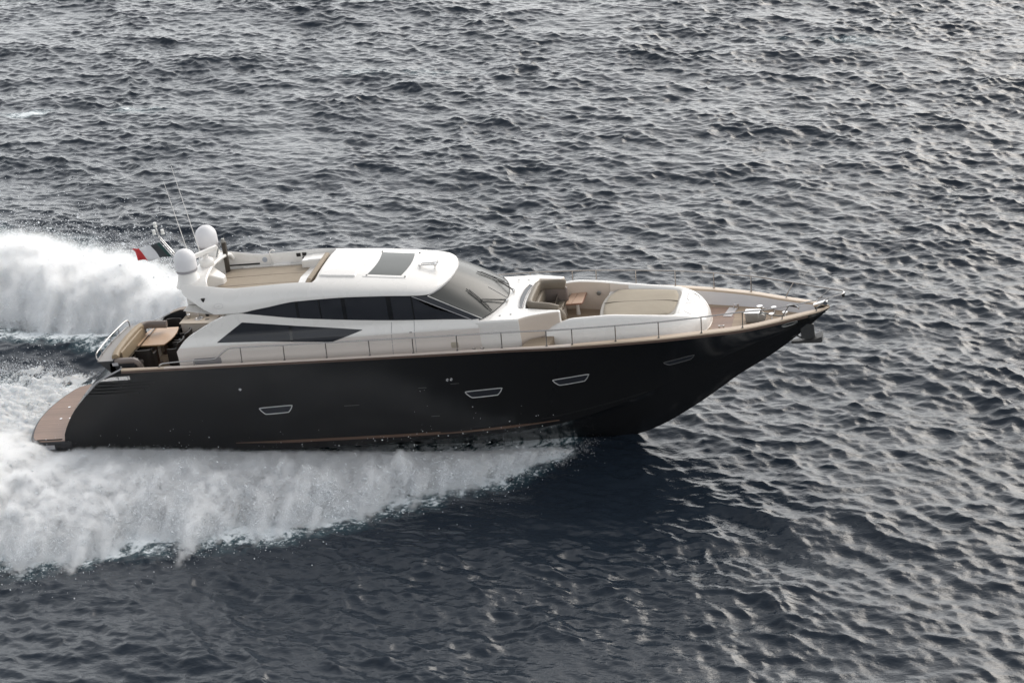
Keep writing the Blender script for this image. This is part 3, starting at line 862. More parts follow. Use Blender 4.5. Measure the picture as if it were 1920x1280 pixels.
# teak steps from the side deck up into the well
m = MB(); m.prism([(18.2, -1.56), (18.95, -1.52), (18.95, -.7), (18.9, -.55), (18.2, -.55)], 2.2, 2.46); m.build('boarding_step', TEAKR, root, bevel=.01)
m = MB(); m.prism([(17.66, -2.47), (17.73, -2.10), (17.86, -1.88), (18.1, -1.77), (18.4, -1.72), (18.62, -1.72), (18.55, -2.46)], 2.45, 2.832); m.build('boarding_step', TEAK, root, bevel=.008)
m = MB(); m.prism([(18.87, -1.45), (18.87, 1.6), (20.1, 1.6), (20.1, -1.5)], 2.2, 2.262); m.build('well_deck', TEAK, root)

# bow deck gear
m = MB()
m.prism([(23.5, -.75), (24.15, -.75), (24.15, 1.1), (23.3, 1.25)], 2.2, 2.256); m.build('bow_deck_panel', TEAKR, root)
m = MB(); m.prism([(23.78, .40), (24.06, .34), (24.2, 1.0), (23.92, 1.12)], 2.2, 2.275); m.build('deck_hatch', GREYW, root, bevel=.01)
wl_ = empty_part('windlass')
m = MB(); m.box((24.83, -.12, 2.42), (.46, .34, .33), rot_z(-6)); m.build('motor_housing', GREYMET, wl_, bevel=.03)
m = MB(); m.box((24.82, -.12, 2.592), (.50, .38, .02), rot_z(-6)); m.build('top_plate', STEEL, wl_, bevel=.005)
m = MB(); m.lathe([(.13, 0), (.13, .03), (.07, .06), (.07, .14), (.13, .17), (.13, .2), (0, .2)], (25.12, -.10, 2.42), 18, rot_x(90)); m.build('chain_gypsy', GREYMET, wl_)
m = MB(); m.lathe([(.09, 0), (.09, .04), (.055, .08), (.055, .2), (.1, .25), (.1, .28), (0, .28)], (25.0, .42, 2.26), 16); m.build('capstan', STEEL, wl_)
m = MB(); m.tube([(25.2, -.1, 2.50), (25.5, -.08, 2.38), (25.8, -.05, 2.33), (26.15, -.02, 2.32)], .028, 6); m.build('anchor_chain', GREYMET, wl_)
m = MB(); m.lathe([(.16, 0), (.16, .015), (0, .02)], (25.35, -.3, 2.255), 16); m.build('foot_switch', GREYMET, wl_)
for x, y in ((25.42, -.12), (25.85, -.06), (25.45, .42)):
    m = MB(); m.lathe([(.045, 0), (.045, .02), (.025, .05), (.025, .17), (.09, .19), (.09, .22), (0, .225)], (x, y, 2.255), 12); m.build('mooring_post', STEEL, root)
for x, y in ((23.86, -.72), (24.16, .98), (25.03, .55)):
    m = MB()
    for d in (-.07, .07): m.tube([(x + d, y, 2.25), (x + d, y, 2.42)], .026, 8)
    m.tube([(x - .1, y, 2.40), (x + .1, y, 2.40)], .018, 8)
    m.build('deck_cleat', STEEL, root)
m = MB()
m.box((26.98, .0, 2.66), (.42, .16, .10), rot_y(-14)); m.lathe([(.075, -.09), (.05, -.02), (.05, .02), (.075, .09)], (27.16, 0, 2.70), 12, rot_x(90))
m.box((26.9, 0, 2.6), (.2, .1, .12))
m.build('bow_roller', STEEL, root, bevel=.01)
ANCH = mat('dark_anchor_steel', (.055, .055, .055), .55, metal=.2, var=.3, vscale=14)
an = empty_part('anchor')
m = MB(); m.prism([(26.28, -.05), (26.72, -.05), (26.72, .05), (26.28, .05)], lambda x, y: 1.52 - .35 * (x - 26.3), lambda x, y: 2.02 - .10 * (x - 26.3)); m.build('shank', ANCH, an, bevel=.012)
m = MB()
m.prism([(25.95, -.07), (26.9, -.26), (26.95, -.22), (26.95, .22), (26.9, .26), (25.95, .07)], lambda x, y: 1.36 + .06 * (x - 26), lambda x, y: 1.44 + .08 * (x - 26))
m.build('fluke', ANCH, an, bevel=.012)
m = MB(); m.prism([(26.62, -.24), (26.96, -.24), (26.96, .24), (26.62, .24)], 1.42, lambda x, y: 1.50 + .30 * (x - 26.6) * (1 if abs(y) > .1 else .5)); m.tube([(26.35, -.03, 1.5), (26.15, -.03, 1.62), (25.9, -.0, 1.55)], .03, 8); m.build('crown', ANCH, an, bevel=.015)

# ------------------------------------------------------------------ guard rails
STN = [(8.23, 2.51), (9.72, 2.53), (11.18, 2.55), (12.65, 2.57), (14.12, 2.58), (15.59, 2.59), (17.06, 2.585), (18.52, 2.565), (19.34, 2.52), (20.71, 2.385), (22.06, 2.195), (23.38, 1.905), (24.64, 1.535)]
for s in (-1, 1):
    tops = []
    for x, b in STN:
        zb = sheer(x) + .02
        tops.append((x + .044, s * (beam(x) - .045), zb + .565))
    if s < 0:
        lead = [(5.28, s * 2.46, 2.84), (5.33, s * 2.46, 2.93), (5.42, s * 2.46, 2.985), (5.6, s * 2.46, 3.01), (6.4, s * 2.46, 3.04), (7.2, s * 2.465, 3.05), (7.38, s * 2.465, 3.09), (7.66, s * 2.465, 3.29), (7.84, s * 2.465, 3.385), (8.0, s * 2.465, 3.405)]
    else:
        lead = [(7.9, s * 2.46, 2.84), (7.92, s * 2.46, 3.2), (8.0, s * 2.465, 3.39)]
    bow = [(25.4, s * 1.27, 3.10), (26.1, s * .95, 3.06), (26.8, s * .62, 3.02), (27.35, s * .36, 3.005), (27.62, s * .2, 3.0), (27.74, s * .10, 3.0), (27.775, 0, 3.0)]
    m = MB(); m.tube(smooth_path(lead + tops + bow, 4), .023, 8)
    rail = m.build('guard_rail', RAILST, root)
    for (x, b), t in zip(STN, tops):
        m = MB(); y = s * (beam(x) - .045); zb = sheer(x) + .04
        m.tube([(x, y, zb - .02), t], .019, 8); m.box((x, y, zb + .02), (.06, .045, .05)); m.lathe([(.03, 0), (.03, .04)], (x, y, zb), 8)
        m.build('stanchion', RAILST, rail)
    for a, t in (((25.83, .90, 2.55), (26.1, .95, 3.06)), ((26.88, .36, 2.55), (27.33, .365, 3.005))):
        m = MB(); m.tube([(a[0], s * a[1], a[2]), (a[0] + .02, s * a[1], a[2] + .12), (t[0], s * t[1], t[2])], .019, 8)
        m.lathe([(.035, 0), (.035, .05)], (a[0], s * a[1], a[2]), 8); m.build('stanchion', RAILST, rail)
    if s < 0:
        for x in (6.55,):
            m = MB(); m.tube([(x, -2.46, 2.84), (x, -2.46, 3.04)], .018, 8); m.build('stanchion', RAILST, rail)
m = MB(); m.lathe([(.03, -.16), (.05, -.14), (.05, -.03), (.03, -.01)], (27.74, 0, 3.0), 10); m.build('bow_light', RUBBER, root)

# ------------------------------------------------------------------ cockpit
FL = 2.0
m = MB(); m.prism([(3.3, -2.25), (7.7, -1.9), (7.7, 1.9), (3.3, 2.25)], FL - .1, FL); m.build('cockpit_floor', TEAK, root)
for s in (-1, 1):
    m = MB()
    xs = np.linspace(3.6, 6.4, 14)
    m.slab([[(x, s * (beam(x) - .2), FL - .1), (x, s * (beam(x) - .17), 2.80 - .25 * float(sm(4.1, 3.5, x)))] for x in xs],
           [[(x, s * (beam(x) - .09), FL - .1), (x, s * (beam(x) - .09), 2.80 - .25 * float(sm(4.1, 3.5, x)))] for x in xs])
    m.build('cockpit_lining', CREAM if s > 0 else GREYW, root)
# aft quarter: chrome fairlead and grey moulding
m = MB()
xs = np.linspace(3.05, 4.2, 16)
fz = lambda x: 2.50 + .02 * (x - 3.3)
m.slab([[(x, -(hull_y(x, fz(x)) + .018), fz(x) - .012), (x, -(hull_y(x, fz(x)) + .018), fz(x) + .10 * float(sm(3.0, 3.6, x)) + .015)] for x in xs],
       [[(x, -(hull_y(x, fz(x)) - .04), fz(x) - .012), (x, -(hull_y(x, fz(x)) - .04), fz(x) + .10 * float(sm(3.0, 3.6, x)) + .015)] for x in xs])
for x in (3.75, 4.1): m.box((x, -2.5, 2.56), (.06, .06, .10))
m.build('stern_fairlead', STEEL, root)
m = MB(); m.tube([(2.55, -2.43, 2.1), (2.95, -2.46, 2.45), (3.3, -2.47, 2.62), (3.6, -2.44, 2.74), (3.95, -2.42, 2.88)], .03, 8); m.build('quarter_trim', GREYP, root)
m = MB(); m.tube([(3.74, -2.3, 2.7), (3.9, -2.3, 2.92)], .02, 6); m.tube([(3.9, -2.3, 2.9), (3.95, -2.3, 2.72)], .016, 6); m.build('stern_cleat', STEEL, root)

# stern coaming: dark block overhanging the platform, grey top plate
m = MB()
ys = np.linspace(-2.12, .92, 17)
bow_ = lambda y: -.10 * (1 - ((y + .6) / 1.52) ** 2)
cs = [(3.46, 1.2), (3.40, 2.62), (3.02, 3.03), (3.02, 3.05), (3.6, 3.06), (3.62, 1.2)]
g = [[(x + (bow_(y) if k < 5 else 0), y, z) for k, (x, z) in enumerate(cs)] for y in ys]
m.grid(g, closev=True)
n = len(cs); m.f += [tuple(range(n)), tuple((len(ys) - 1) * n + j for j in range(n - 1, -1, -1))]; m.m += [0, 0]
m.prism([(3.4, -2.12), (4.30, -2.12), (4.34, -1.98), (4.34, -1.8), (3.4, -1.8)], FL, 2.98)
scm = m.build('stern_coaming', BLACKM, root, ang=30, bevel=.012)
m = MB(); m.slab([[(3.0 + bow_(y), y, 3.068), (3.55, y, 3.072)] for y in ys], [[(3.0 + bow_(y), y, 3.05), (3.55, y, 3.055)] for y in ys]); m.build('top_plate', mat('grey_stern_plate', (.30, .285, .275), .5, var=.08), scm)
m = MB(); m.box((3.62, -2.135, 2.93), (.22, .02, .11)); m.build('speaker_plate', LGREY, scm, bevel=.01)
# stern rail, three-bar look
sr = None
path = smooth_path([(3.02, -2.08, 3.07), (2.98, -2.07, 3.2), (2.97, -1.98, 3.31), (2.95, -1.6, 3.335), (2.93, -.6, 3.345), (2.97, .4, 3.34), (3.02, .72, 3.33), (3.06, .80, 3.26), (3.07, .80, 3.07)], 5)
m = MB(); m.tube(path, .021, 8); sr = m.build('stern_rail', RAILST, root)
m = MB(); m.tube([(3.0 + bow_(y), y, 3.09) for y in np.linspace(-2.06, .8, 14)], .016, 6); m.build('lower_bar', RAILST, sr)
for y in (-1.55, -.62, .1):
    m = MB(); m.tube([(3.02 + bow_(y), y, 3.07), (2.945, y, 3.335)], .015, 6); m.build('stanchion', RAILST, sr)
# aft sofa
m = MB()
path = smooth_path([(3.82, -2.0, 3.02), (3.66, -2.02, 3.06), (3.58, -1.9, 3.10), (3.53, -1.5, 3.14), (3.50, -.6, 3.16), (3.52, .2, 3.16), (3.58, .6, 3.14)], 5)
m.sweep(path[9:], rrect(.24, .26, .11), up=(0, 0, 1))
m.sweep([(3.62, -1.6, 2.9), (3.60, .6, 2.9)], rrect(.16, .5, .05))
asf = m.build('aft_sofa', SOFAT, root, ang=45)
m = MB(); m.sweep(smooth_path([(3.62, -2.0, 3.0), (3.8, -2.02, 3.0), (4.1, -2.02, 3.0), (4.28, -2.0, 2.97), (4.36, -1.96, 2.85), (4.38, -1.93, 2.6), (4.38, -1.9, 2.2)], 5), rrect(.24, .17, .07)); m.build('arm_roll', SOFAG, asf)
m = MB(); m.sweep(smooth_path([(3.58, .58, 3.14), (3.68, .75, 3.12), (3.9, .86, 3.08), (4.4, .9, 3.04)], 5), rrect(.22, .26, .09)); m.build('arm_roll', SOFAG, asf)
for y0, y1 in ((-1.85, -1.0), (-.98, -.15), (-.13, .72)):
    m = MB(); m.box((3.86, (y0 + y1) / 2, 2.50), (.5, y1 - y0, .14)); m.build('seat_cushion', mat('grey_seat', (.23, .20, .18), .6, var=.1) if y0 < -1.5 else bpy.data.materials['grey_seat'], asf, bevel=.04)
m = MB(); m.box((3.84, -.55, 2.2), (.46, 2.5, .44)); m.build('seat_base', CREAM, asf)

# port side: dark sloping coaming, bar unit with sink and tap
m = MB()
T_PT = [(3.3, 2.55), (3.7, 2.78), (4.2, 2.98), (4.55, 3.06), (5.5, 3.02), (5.9, 3.0)]
xs = np.linspace(3.3, 5.75, 26)
m.slab([[(x, 2.36, 2.4), (x, 2.34, float(ip(x, T_PT)))] for x in xs], [[(x, 2.10, 2.4), (x, 2.10, float(ip(x, T_PT)))] for x in xs])
pc = m.build('port_coaming', BLACKM, root, bevel=.01)
m = MB(); m.slab([[(x, 2.10, float(ip(x, T_PT)) + .02), (x, 2.36, float(ip(x, T_PT)) + .02)] for x in xs[8:]], [[(x, 2.10, float(ip(x, T_PT)) - .01), (x, 2.36, float(ip(x, T_PT)) - .01)] for x in xs[8:]]); m.build('cap_rail', mat('dull_brown_cap', (.25, .20, .16), .5, var=.1), pc)
bar = empty_part('bar_unit')
m = MB(); m.prism([(4.68, 1.42), (5.75, 1.28), (5.95, 1.3), (5.95, 2.09), (4.68, 2.09)], FL, 2.80); m.build('cabinet', CREAM, bar, bevel=.02)
m = MB(); m.prism([(4.64, 1.39), (5.78, 1.25), (5.98, 1.27), (5.98, 2.1), (4.64, 2.1)], 2.80, 2.84); m.build('counter_top', mat('beige_counter', (.52, .44, .35), .35, var=.1), bar, bevel=.008)
m = MB(); m.box((5.3, 2.06, 2.95), (1.2, .05, .24)); m.build('splash_back', CREAM, bar)
m = MB(); m.lathe([(.15, .0), (.16, .012), (.13, .015), (.10, -.02), (0, -.03)], (5.28, 1.72, 2.845), 20); m.build('sink', STEEL, bar)
m = MB(); m.tube(smooth_path([(5.22, 1.92, 2.84), (5.22, 1.92, 3.0), (5.22, 1.86, 3.06), (5.22, 1.76, 3.02)], 4), .018, 8); m.build('tap', STEEL, bar)
m = MB(); m.box((4.86, 1.84, 2.92), (.12, .10, .14)); m.build('ice_bucket', STEEL, bar, bevel=.02)
m = MB(); m.box((5.62, 1.6, 2.845), (.14, .06, .014)); m.build('counter_latch', RUBBER, bar)
m = MB(); m.lathe([(.02, 0), (.02, .015), (0, .02)], (5.35, 1.33, 2.6), 10, rot_x(90)); m.build('cabinet_knob', GREYMET, bar)

# ------------------------------------------------------------------ flybridge fittings
m = MB()
m.grid(pillow([p[:2] for p in smooth_path([(7.0, -1.28, 0), (8.6, -1.36, 0), (10.2, -1.36, 0), (10.32, -1.2, 0), (10.32, 1.1, 0), (10.2, 1.25, 0), (7.2, 1.28, 0), (6.95, 1.1, 0)], 4, closed=True)], FLY_Z, FLY_Z + .13, .05, 12), closev=True)
fp = m.build('flybridge_sunpad', PADT, root, ang=60)
m = MB()
for y in (-.42, .38): m.tube([(x, y + .012 * math.sin(x * 3), FLY_Z + .178 - .035 * abs((x - 8.6) / 1.7) ** 4) for x in np.linspace(7.1, 10.25, 16)], .009, 4)
m.build('seam', mat('brown_seam', (.16, .13, .10), .8), fp)
m = MB(); m.box((8.9, 1.315, FLY_Z + .09), (2.9, .05, .18)); m.build('pad_coaming', WHITE, root, bevel=.015)
# slanted bolster on the face of the roof
m = MB(); m.sweep([(10.50, -1.30, 4.98), (10.52, -.3, 5.0), (10.50, .95, 5.0)], [(-.20, -.30), (-.10, -.34), (.24, .18), (.20, .24), (.10, .25), (-.06, .0)], up=(0, 0, 1)); m.build('bolster', PADT, root, bevel=.02)
m = MB(); m.box((10.05, 1.16, 4.83), (.66, .62, .42)); m.box((10.2, 1.16, 5.03), (.5, .6, .06)); cons = m.build('helm_console', WHITE, root, bevel=.04, seg=3)
m = MB()
for x, z in ((9.45, 5.035), (9.66, 5.045)): m.box((x, 1.462, z), (.15, .02, .12))
m.lathe([(.05, 0), (.05, .02), (0, .02)], (9.62, 1.462, 4.92), 12, rot_x(90))
m.build('gauge_panel', RUBBER, cons)
m = MB(); m.box((8.85, 1.36, 4.74), (.62, .22, .16)); m.build('helm_seat', WHITE, root, bevel=.03)
m = MB(); m.lathe([(.09, 0), (.09, .02), (.055, .03), (.05, .02), (0, .02)], (8.22, 1.46, 4.95), 18, rot_x(90)); m.build('fly_speaker', mat('blue_grey_speaker', (.42, .45, .50), .4), root)
m = MB(); m.tube(smooth_path([(8.42, 1.42, 4.65), (8.43, 1.42, 5.1), (8.47, 1.44, 5.24), (8.55, 1.5, 5.27), (8.62, 1.5, 5.22)], 4), .024, 8); m.build('grab_rail', WHITE, root)
m = MB(); m.box((7.45, 1.44, 4.83), (1.15, .02, .05)); m.build('dark_gap_strip', DARKGAP, root)  # dark strip added to draw the shaded gap beside the pad

# mast arch, radomes, radar scanner, mast with lights, whip aerials
m = MB()
pth = smooth_path([(6.95, -1.56, 5.1), (6.86, -1.42, 5.26), (6.78, -1.1, 5.36), (6.72, -.5, 5.42), (6.70, 0, 5.44), (6.72, .5, 5.42), (6.78, 1.1, 5.36), (6.86, 1.42, 5.26), (6.95, 1.56, 5.1)], 4)
m.sweep(pth, rrect(.58, .12, .05), up=(0, 0, 1))
arch = m.build('radar_arch', WHITE, root, ang=45)
m = MB(); m.prism([(6.5, -.5), (7.25, -.15), (7.25, .15), (6.5, .5)], 4.6, lambda x, y: 5.4 - .55 * (x - 6.5)); m.build('pedestal_fairing', WHITE, arch, bevel=.04)
for s in (-1, 1):
    rd = empty_part('satellite_dome')
    c = (6.44, s * 1.1, 0)
    m = MB(); m.lathe([(.335, 5.76), (.362, 5.80), (.368, 5.86), (.368, 6.08)] + [(.368 * math.cos(a), 6.10 + .365 * math.sin(a)) for a in np.linspace(.1, math.pi / 2, 11)], c, 36); m.build('radome', DOME, rd, ang=60)
    m = MB(); m.lathe([(.29, 5.69), (.35, 5.695), (.355, 5.76), (.30, 5.762)], c, 36); m.build('base_ring', GREYP, rd)
    m = MB(); m.lathe([(.46, 5.2), (.40, 5.34), (.36, 5.45), (.33, 5.58), (.30, 5.692)], c, 28); m.build('dome_foot', WHITE, rd)
rs = empty_part('radar_scanner')
m = MB(); m.lathe([(.20, 5.44), (.24, 5.5), (.24, 5.66), (.2, 5.72), (.1, 5.76), (.1, 5.86)], (6.78, -.12, 0), 24); m.build('gearbox', WHITE, rs, bevel=.01)
m = MB(); m.box((6.78, -.12, 5.96), (1.02, .13, .15), rot_z(58) @ rot_y(0)); m.build('scanner_bar', WHITE, rs, bevel=.03, seg=3)
m = MB(); m.box((7.0, 1.08, 5.28), (.14, .14, 1.12), rot_y(3)); m.build('arch_post', mat('dark_brown_post', (.045, .036, .027), .5, var=.15), root, bevel=.015)
m = MB(); m.box((7.02, 1.05, 5.9), (.10, .12, .14)); m.tube([(6.95, 1.0, 5.85), (6.9, .8, 5.7), (6.85, .6, 5.45)], .03, 6); m.build('camera_bracket', GREYMET, root, bevel=.01)
ms = empty_part('mast')
m = MB()
for d in (-.045, .045):
    m.tube([(6.15 + d, .0, 5.40), (5.66 + d, 0, 5.86), (5.27 + d * .7, 0, 6.50), (5.25 + d * .5, 0, 6.56)], .022, 8)
for t in np.linspace(.15, .9, 5):
    x, z = 5.66 + (5.27 - 5.66) * t, 5.86 + (6.5 - 5.86) * t
    m.tube([(x - .05, 0, z), (x + .05, 0, z)], .012, 6)
m.build('mast_frame', STEEL, ms)
m = MB(); m.tube([(5.26, 0, 6.5), (5.19, 0, 6.92)], .025, 8); m.build('light_pole', STEEL, ms)
for x, y, z in ((5.185, 0, 6.92), (5.12, -.06, 6.68), (5.36, .08, 6.62)):
    m = MB(); m.lathe([(.04, 0), (.065, .01), (.065, .04), (.055, .05), (.055, .12), (.06, .13), (.05, .17), (0, .18)], (x, y, z), 12); m.build('navigation_light', CLEARP, ms)
for a, b in (((5.70, .3, 8.40), (6.05, .3, 5.46)), ((6.08, .3, 8.92), (6.48, .3, 5.46))):
    m = MB(); m.tube([b, tuple(np.array(b) * .5 + np.array(a) * .5), a], [.016, .012, .007], 6); m.build('whip_antenna', WHITE, root)
# emblem, side light and lamps on the aft quarter of the roof moulding
def flank(x, z, off):
    ze, zc, w = float(ip(x, T_ZE)), float(ip(x, T_ZC)), float(ip(x, T_WR))
    t = min(.999, max(0, (z - ze) / (zc - ze)))
    return (x, -(w * (1 - t ** NSE) ** (1 / NSE) + off), z)
m = MB(); m.tube([flank(7.62 + .155 * math.cos(a), 4.70 + .085 * math.sin(a), .0) for a in np.linspace(0, 2 * math.pi, 33)[:-1]], .011, 6, closed=True)
em = m.build('oval_emblem', GREYW, root)
m = MB()
m.tube([flank(7.56, 4.68, .0), flank(7.62, 4.715, .004), flank(7.69, 4.69, .0)], .008, 5); m.tube([flank(7.60, 4.675, .002), flank(7.64, 4.72, .002)], .007, 5)
m.build('emblem_mark', GREYW, em)
m = MB()
a = flank(7.11, 4.93, .01)
m.lathe([(.01, -.12), (.035, -.05), (.07, .04), (.07, .06), (0, .062)], (a[0], a[1], a[2]), 12); m.build('side_light', RUBBER, root)
m = MB(); m.lathe([(.02, -.1), (.06, -.06), (.07, .02), (.04, .06), (0, .07)], (5.52, 1.93, 2.92), 12); m.build('cockpit_lamp', RUBBER, root)

# ------------------------------------------------------------------ loose things on board
def on_board(x, y, z, rz=0.0):
    return ROOT_M @ Matrix.Translation((x, y, z)) @ Matrix.Rotation(math.radians(rz), 4, 'Z')

tb = empty('dining_table', on_board(4.20, .44, FL))
tag(tb, 'pale wooden dining table with bowed sides on the open cockpit at the stern', 'table')
o2 = [(-.50, -.76), (.48, -.76)] + [(.48 + .12 * (1 - (t / .76) ** 2), t) for t in np.linspace(-.7, .7, 9)] + [(.48, .76), (-.47, .76)] + [(-.48 - .14 * (1 - (t / .76) ** 2), t) for t in np.linspace(.7, -.7, 9)]
m = MB(); m.prism(o2, .765, .80); m.build('tabletop', TABLEW, tb, bevel=.01)
m = MB(); m.prism([(x * .985, y * .985) for x, y in o2], .745, .764); m.build('edge_band', mat('amber_edge', (.36, .22, .10), .4, var=.1), tb)
for y in (-.42, .42):
    m = MB(); m.lathe([(.16, 0), (.16, .02), (.06, .05), (.055, .70), (.12, .745)], (0, y, 0), 18); m.build('pedestal', mat('brown_pedestal', (.09, .055, .04), .4, var=.2) if y < 0 else bpy.data.materials['brown_pedestal'], tb)

def chair_parts(ch):
    """tub armchair facing +x"""
    m = MB()
    def tub(o):
        g = []
        for a in np.linspace(-125, 125, 21):
            r = math.radians(180 + a)
            ex = lambda v: math.copysign(abs(v) ** .55, v)
            row = []
            for t in np.linspace(0, 1, 7):
                hgt = (.88 if abs(a) < 55 else .88 - .22 * float(sm(55, 80, abs(a))))
                k = 1 + .10 * t - .06 * (1 - t)
                row.append(((.29 * k + o) * ex(math.cos(r)), (.30 * k + o) * ex(math.sin(r)), .02 + (hgt - .02) * t))
            g.append(row)
        return g
    m.slab(tub(0), tub(-.05)); m.build('tub_back', WICKER, ch, ang=50)
    m = MB(); m.box((.03, 0, .22), (.48, .48, .38)); m.build('seat_base', WICKER, ch, bevel=.02)
    m = MB(); m.box((.04, 0, .46), (.47, .46, .10)); m.build('seat_cushion', mat('black_leather_seat', (.03, .03, .03), .28, var=.2) if 'black_leather_seat' not in bpy.data.materials else bpy.data.materials['black_leather_seat'], ch, bevel=.035, seg=3)
G = 'dark wicker chairs round the dining table'
c0 = empty('armchair', on_board(4.12, -.66, FL, 90))
chair_parts(c0)
tag(c0, 'dark wicker chair at the near end of the dining table, its back to the camera', 'chair', G)
def dup(src, mx, label):
    r = src.copy(); COL.objects.link(r); r.matrix_world = mx; r['label'] = label
    for c in list(src.children):
        d = c.copy(); COL.objects.link(d); d.parent = r
    return r
dup(c0, on_board(4.32, 1.52, FL, -90), 'dark chair at the far end of the dining table, beside the bar unit')
dup(c0, on_board(5.02, -.15, FL, 180), 'dark chair on the cabin side of the dining table, the nearer of two')
dup(c0, on_board(5.02, .62, FL, 180), 'dark chair on the cabin side of the dining table, the farther of two')

ft = empty('foredeck_table', on_board(18.90, 1.2, 2.26))
tag(ft, 'pinkish folding wooden table beside the curved brown sofa on the foredeck', 'table')
m = MB(); m.prism([(-.28, -.66), (-.10, -.68), (.03, .66), (-.20, .66)], .70, .735); m.build('table_leaf', PINKW, ft, bevel=.006)
m = MB(); m.prism([(-.085, -.68), (.27, -.66), (.27, .64), (.045, .66)], .70, .735); m.build('table_leaf', PINKW, ft, bevel=.006)
m = MB(); m.box((0, -.66, .70), (.52, .05, .04)); m.box((.28, 0, .70), (.03, 1.25, .03)); m.build('edge_batten', mat('red_brown_edge', (.26, .13, .09), .5, var=.1), ft)
for y in (-.25, .3):
    m = MB(); m.lathe([(.16, 0), (.16, .03), (.075, .06), (.06, .4), (.06, .64), (.14, .70)], (.02, y, 0), 18); m.build('pedestal', WHITE, ft)

fl = empty('flag', on_board(5.45, 0, 5.80))
tag(fl, 'tricolour flag of green, white and red streaming aft from the mast', 'flag')
hx = lambda v: (0.10 - .33 * v, .02, .02 + .54 * v)     # hoist follows the raked mast
m = MB()
NU, NV = 46, 16
P = []
for u in np.linspace(0, 1, NU):
    row = []
    for v in np.linspace(0, 1, NV):
        a = hx(v)
        L = 1.30 - .18 * v
        x = a[0] - L * u * (.98)
        z = a[2] * (1 - .10 * u) + .02 * u - .11 * u * u * (1 - v) - .16 * u * v + .05 * math.sin(7 * u + 2.2 * v) * u
        y = a[1] + .13 * math.sin(8.5 * u - 2.0 * v + .3) * u ** .7 + .05 * math.sin(17 * u + 5 * v) * u
        row.append((x, y, z))
    P.append(row)
m.grid(P)
m.m = []
for i in range(NU - 1):
    for j in range(NV - 1):
        u = (i + .5) / (NU - 1)
        m.m.append(0 if u < .12 else 1 if u < .36 else 2 if u < .70 else 3)
fo = m.build('cloth', [FGREEN, FGREY, FWHITE, FRED], fl, ang=80)
so = fo.modifiers.new('thickness', 'SOLIDIFY'); so.thickness = .006
m = MB(); m.tube([hx(-.05), hx(1.06)], .008, 6); m.build('halyard', FWHITE, fl)

# ------------------------------------------------------------------ the sea
rng = np.random.default_rng(11)
N, L = 1024, 72.0
DX = L / N
def ocean(kp, kmin, kmax, wind, spread, seed, power=4.0):
    r = np.random.default_rng(seed)
    k1 = 2 * np.pi * np.fft.fftfreq(N, DX)
    kx, ky = np.meshgrid(k1, k1, indexing='ij')
    k = np.hypot(kx, ky); k[0, 0] = 1e9
    th = np.arctan2(ky, kx) - wind
    D = np.abs(np.cos(th)) ** (2 * spread) + .06
    S = k ** -power * np.exp(-1.0 * (kp / k) ** 2) * D * (k > kmin) * np.exp(-(k / kmax) ** 4)
    g = (r.normal(size=(N, N)) + 1j * r.normal(size=(N, N))) * np.sqrt(S)
    h = np.fft.ifft2(g)
    sc = 1 / h.real.std()
    dx = np.fft.ifft2(1j * kx / k * g).real; dy = np.fft.ifft2(1j * ky / k * g).real
    return h.real * sc, dx * sc, dy * sc
WD = math.radians(62)
h1, x1, y1 = ocean(2 * np.pi / 1.8, .25, 42, WD, 1.6, 3, 3.75)
h2, x2, y2 = ocean(2 * np.pi / 8., .1, 2.4, math.radians(78), 2.5, 5)
A1, A2, CH = .0365, .070, 1.0
HT = A1 * h1 + A2 * h2
XT = CH * (A1 * x1 + A2 * x2)
YT = CH * (A1 * y1 + A2 * y2)
del x1, y1, x2, y2

# foam-noise fields that tile like the waves
def nfield(kp, power, seed):
    r = np.random.default_rng(seed)
    k1 = 2 * np.pi * np.fft.fftfreq(N, DX); kx, ky = np.meshgrid(k1, k1, indexing='ij'); k = np.hypot(kx, ky); k[0, 0] = 1e9
    h = np.fft.ifft2((r.normal(size=(N, N)) + 1j * r.normal(size=(N, N))) * np.sqrt(k ** -power * np.exp(-(kp / k) ** 2))).real
    return h / h.std()
n_lo = nfield(2 * np.pi / 6, 3.2, 21); n_hi = nfield(2 * np.pi / 1.2, 2.6, 22)

def tile(F, X, Y):
    """bilinear lookup in a tiling field"""
    u = np.asarray(X) / DX; v = np.asarray(Y) / DX
    i = np.floor(u).astype(int); j = np.floor(v).astype(int); a = u - i; b = v - j
    i0, i1, j0, j1 = i % N, (i + 1) % N, j % N, (j + 1) % N
    return F[i0, j0] * (1 - a) * (1 - b) + F[i1, j0] * a * (1 - b) + F[i0, j1] * (1 - a) * b + F[i1, j1] * a * b

# spray footprints (world frame)
T_YO = [(-12, 11.3), (-4, 10.2), (0, 9.7), (3.8, 9.4), (5.9, 8.6), (7.9, 7.9), (9.8, 7.6), (12, 6.3), (13.6, 5.4), (16, 3.5), (18.2, 1.75), (19.4, .95)]
def hull_half(x): return float(ip(x, [(-12, .2), (0.2, .4), (1.0, 2.2), (8, 2.25), (14, 2.0), (17, 1.5), (18.5, 1.0), (19.5, .6)]))

def geo(a, b, n, far):
    inner = np.arange(a, b + DX / 2, DX)
    g = np.cumsum(DX * 1.22 ** np.arange(1, n)); g = g[g < far]
    return np.concatenate([a - g[::-1], inner, b + g])
gx = geo(-33, 40, 80, 6000); gy = geo(-21, 66, 80, 6000)
X, Y = np.meshgrid(gx, gy, indexing='ij')
fade = np.exp(-np.maximum(0, np.maximum(np.maximum(-33 - X, X - 40), np.maximum(-21 - Y, Y - 66))) / 40.0)
hz_, dx_, dy_ = tile(HT, X, Y), tile(XT, X, Y), tile(YT, X, Y)
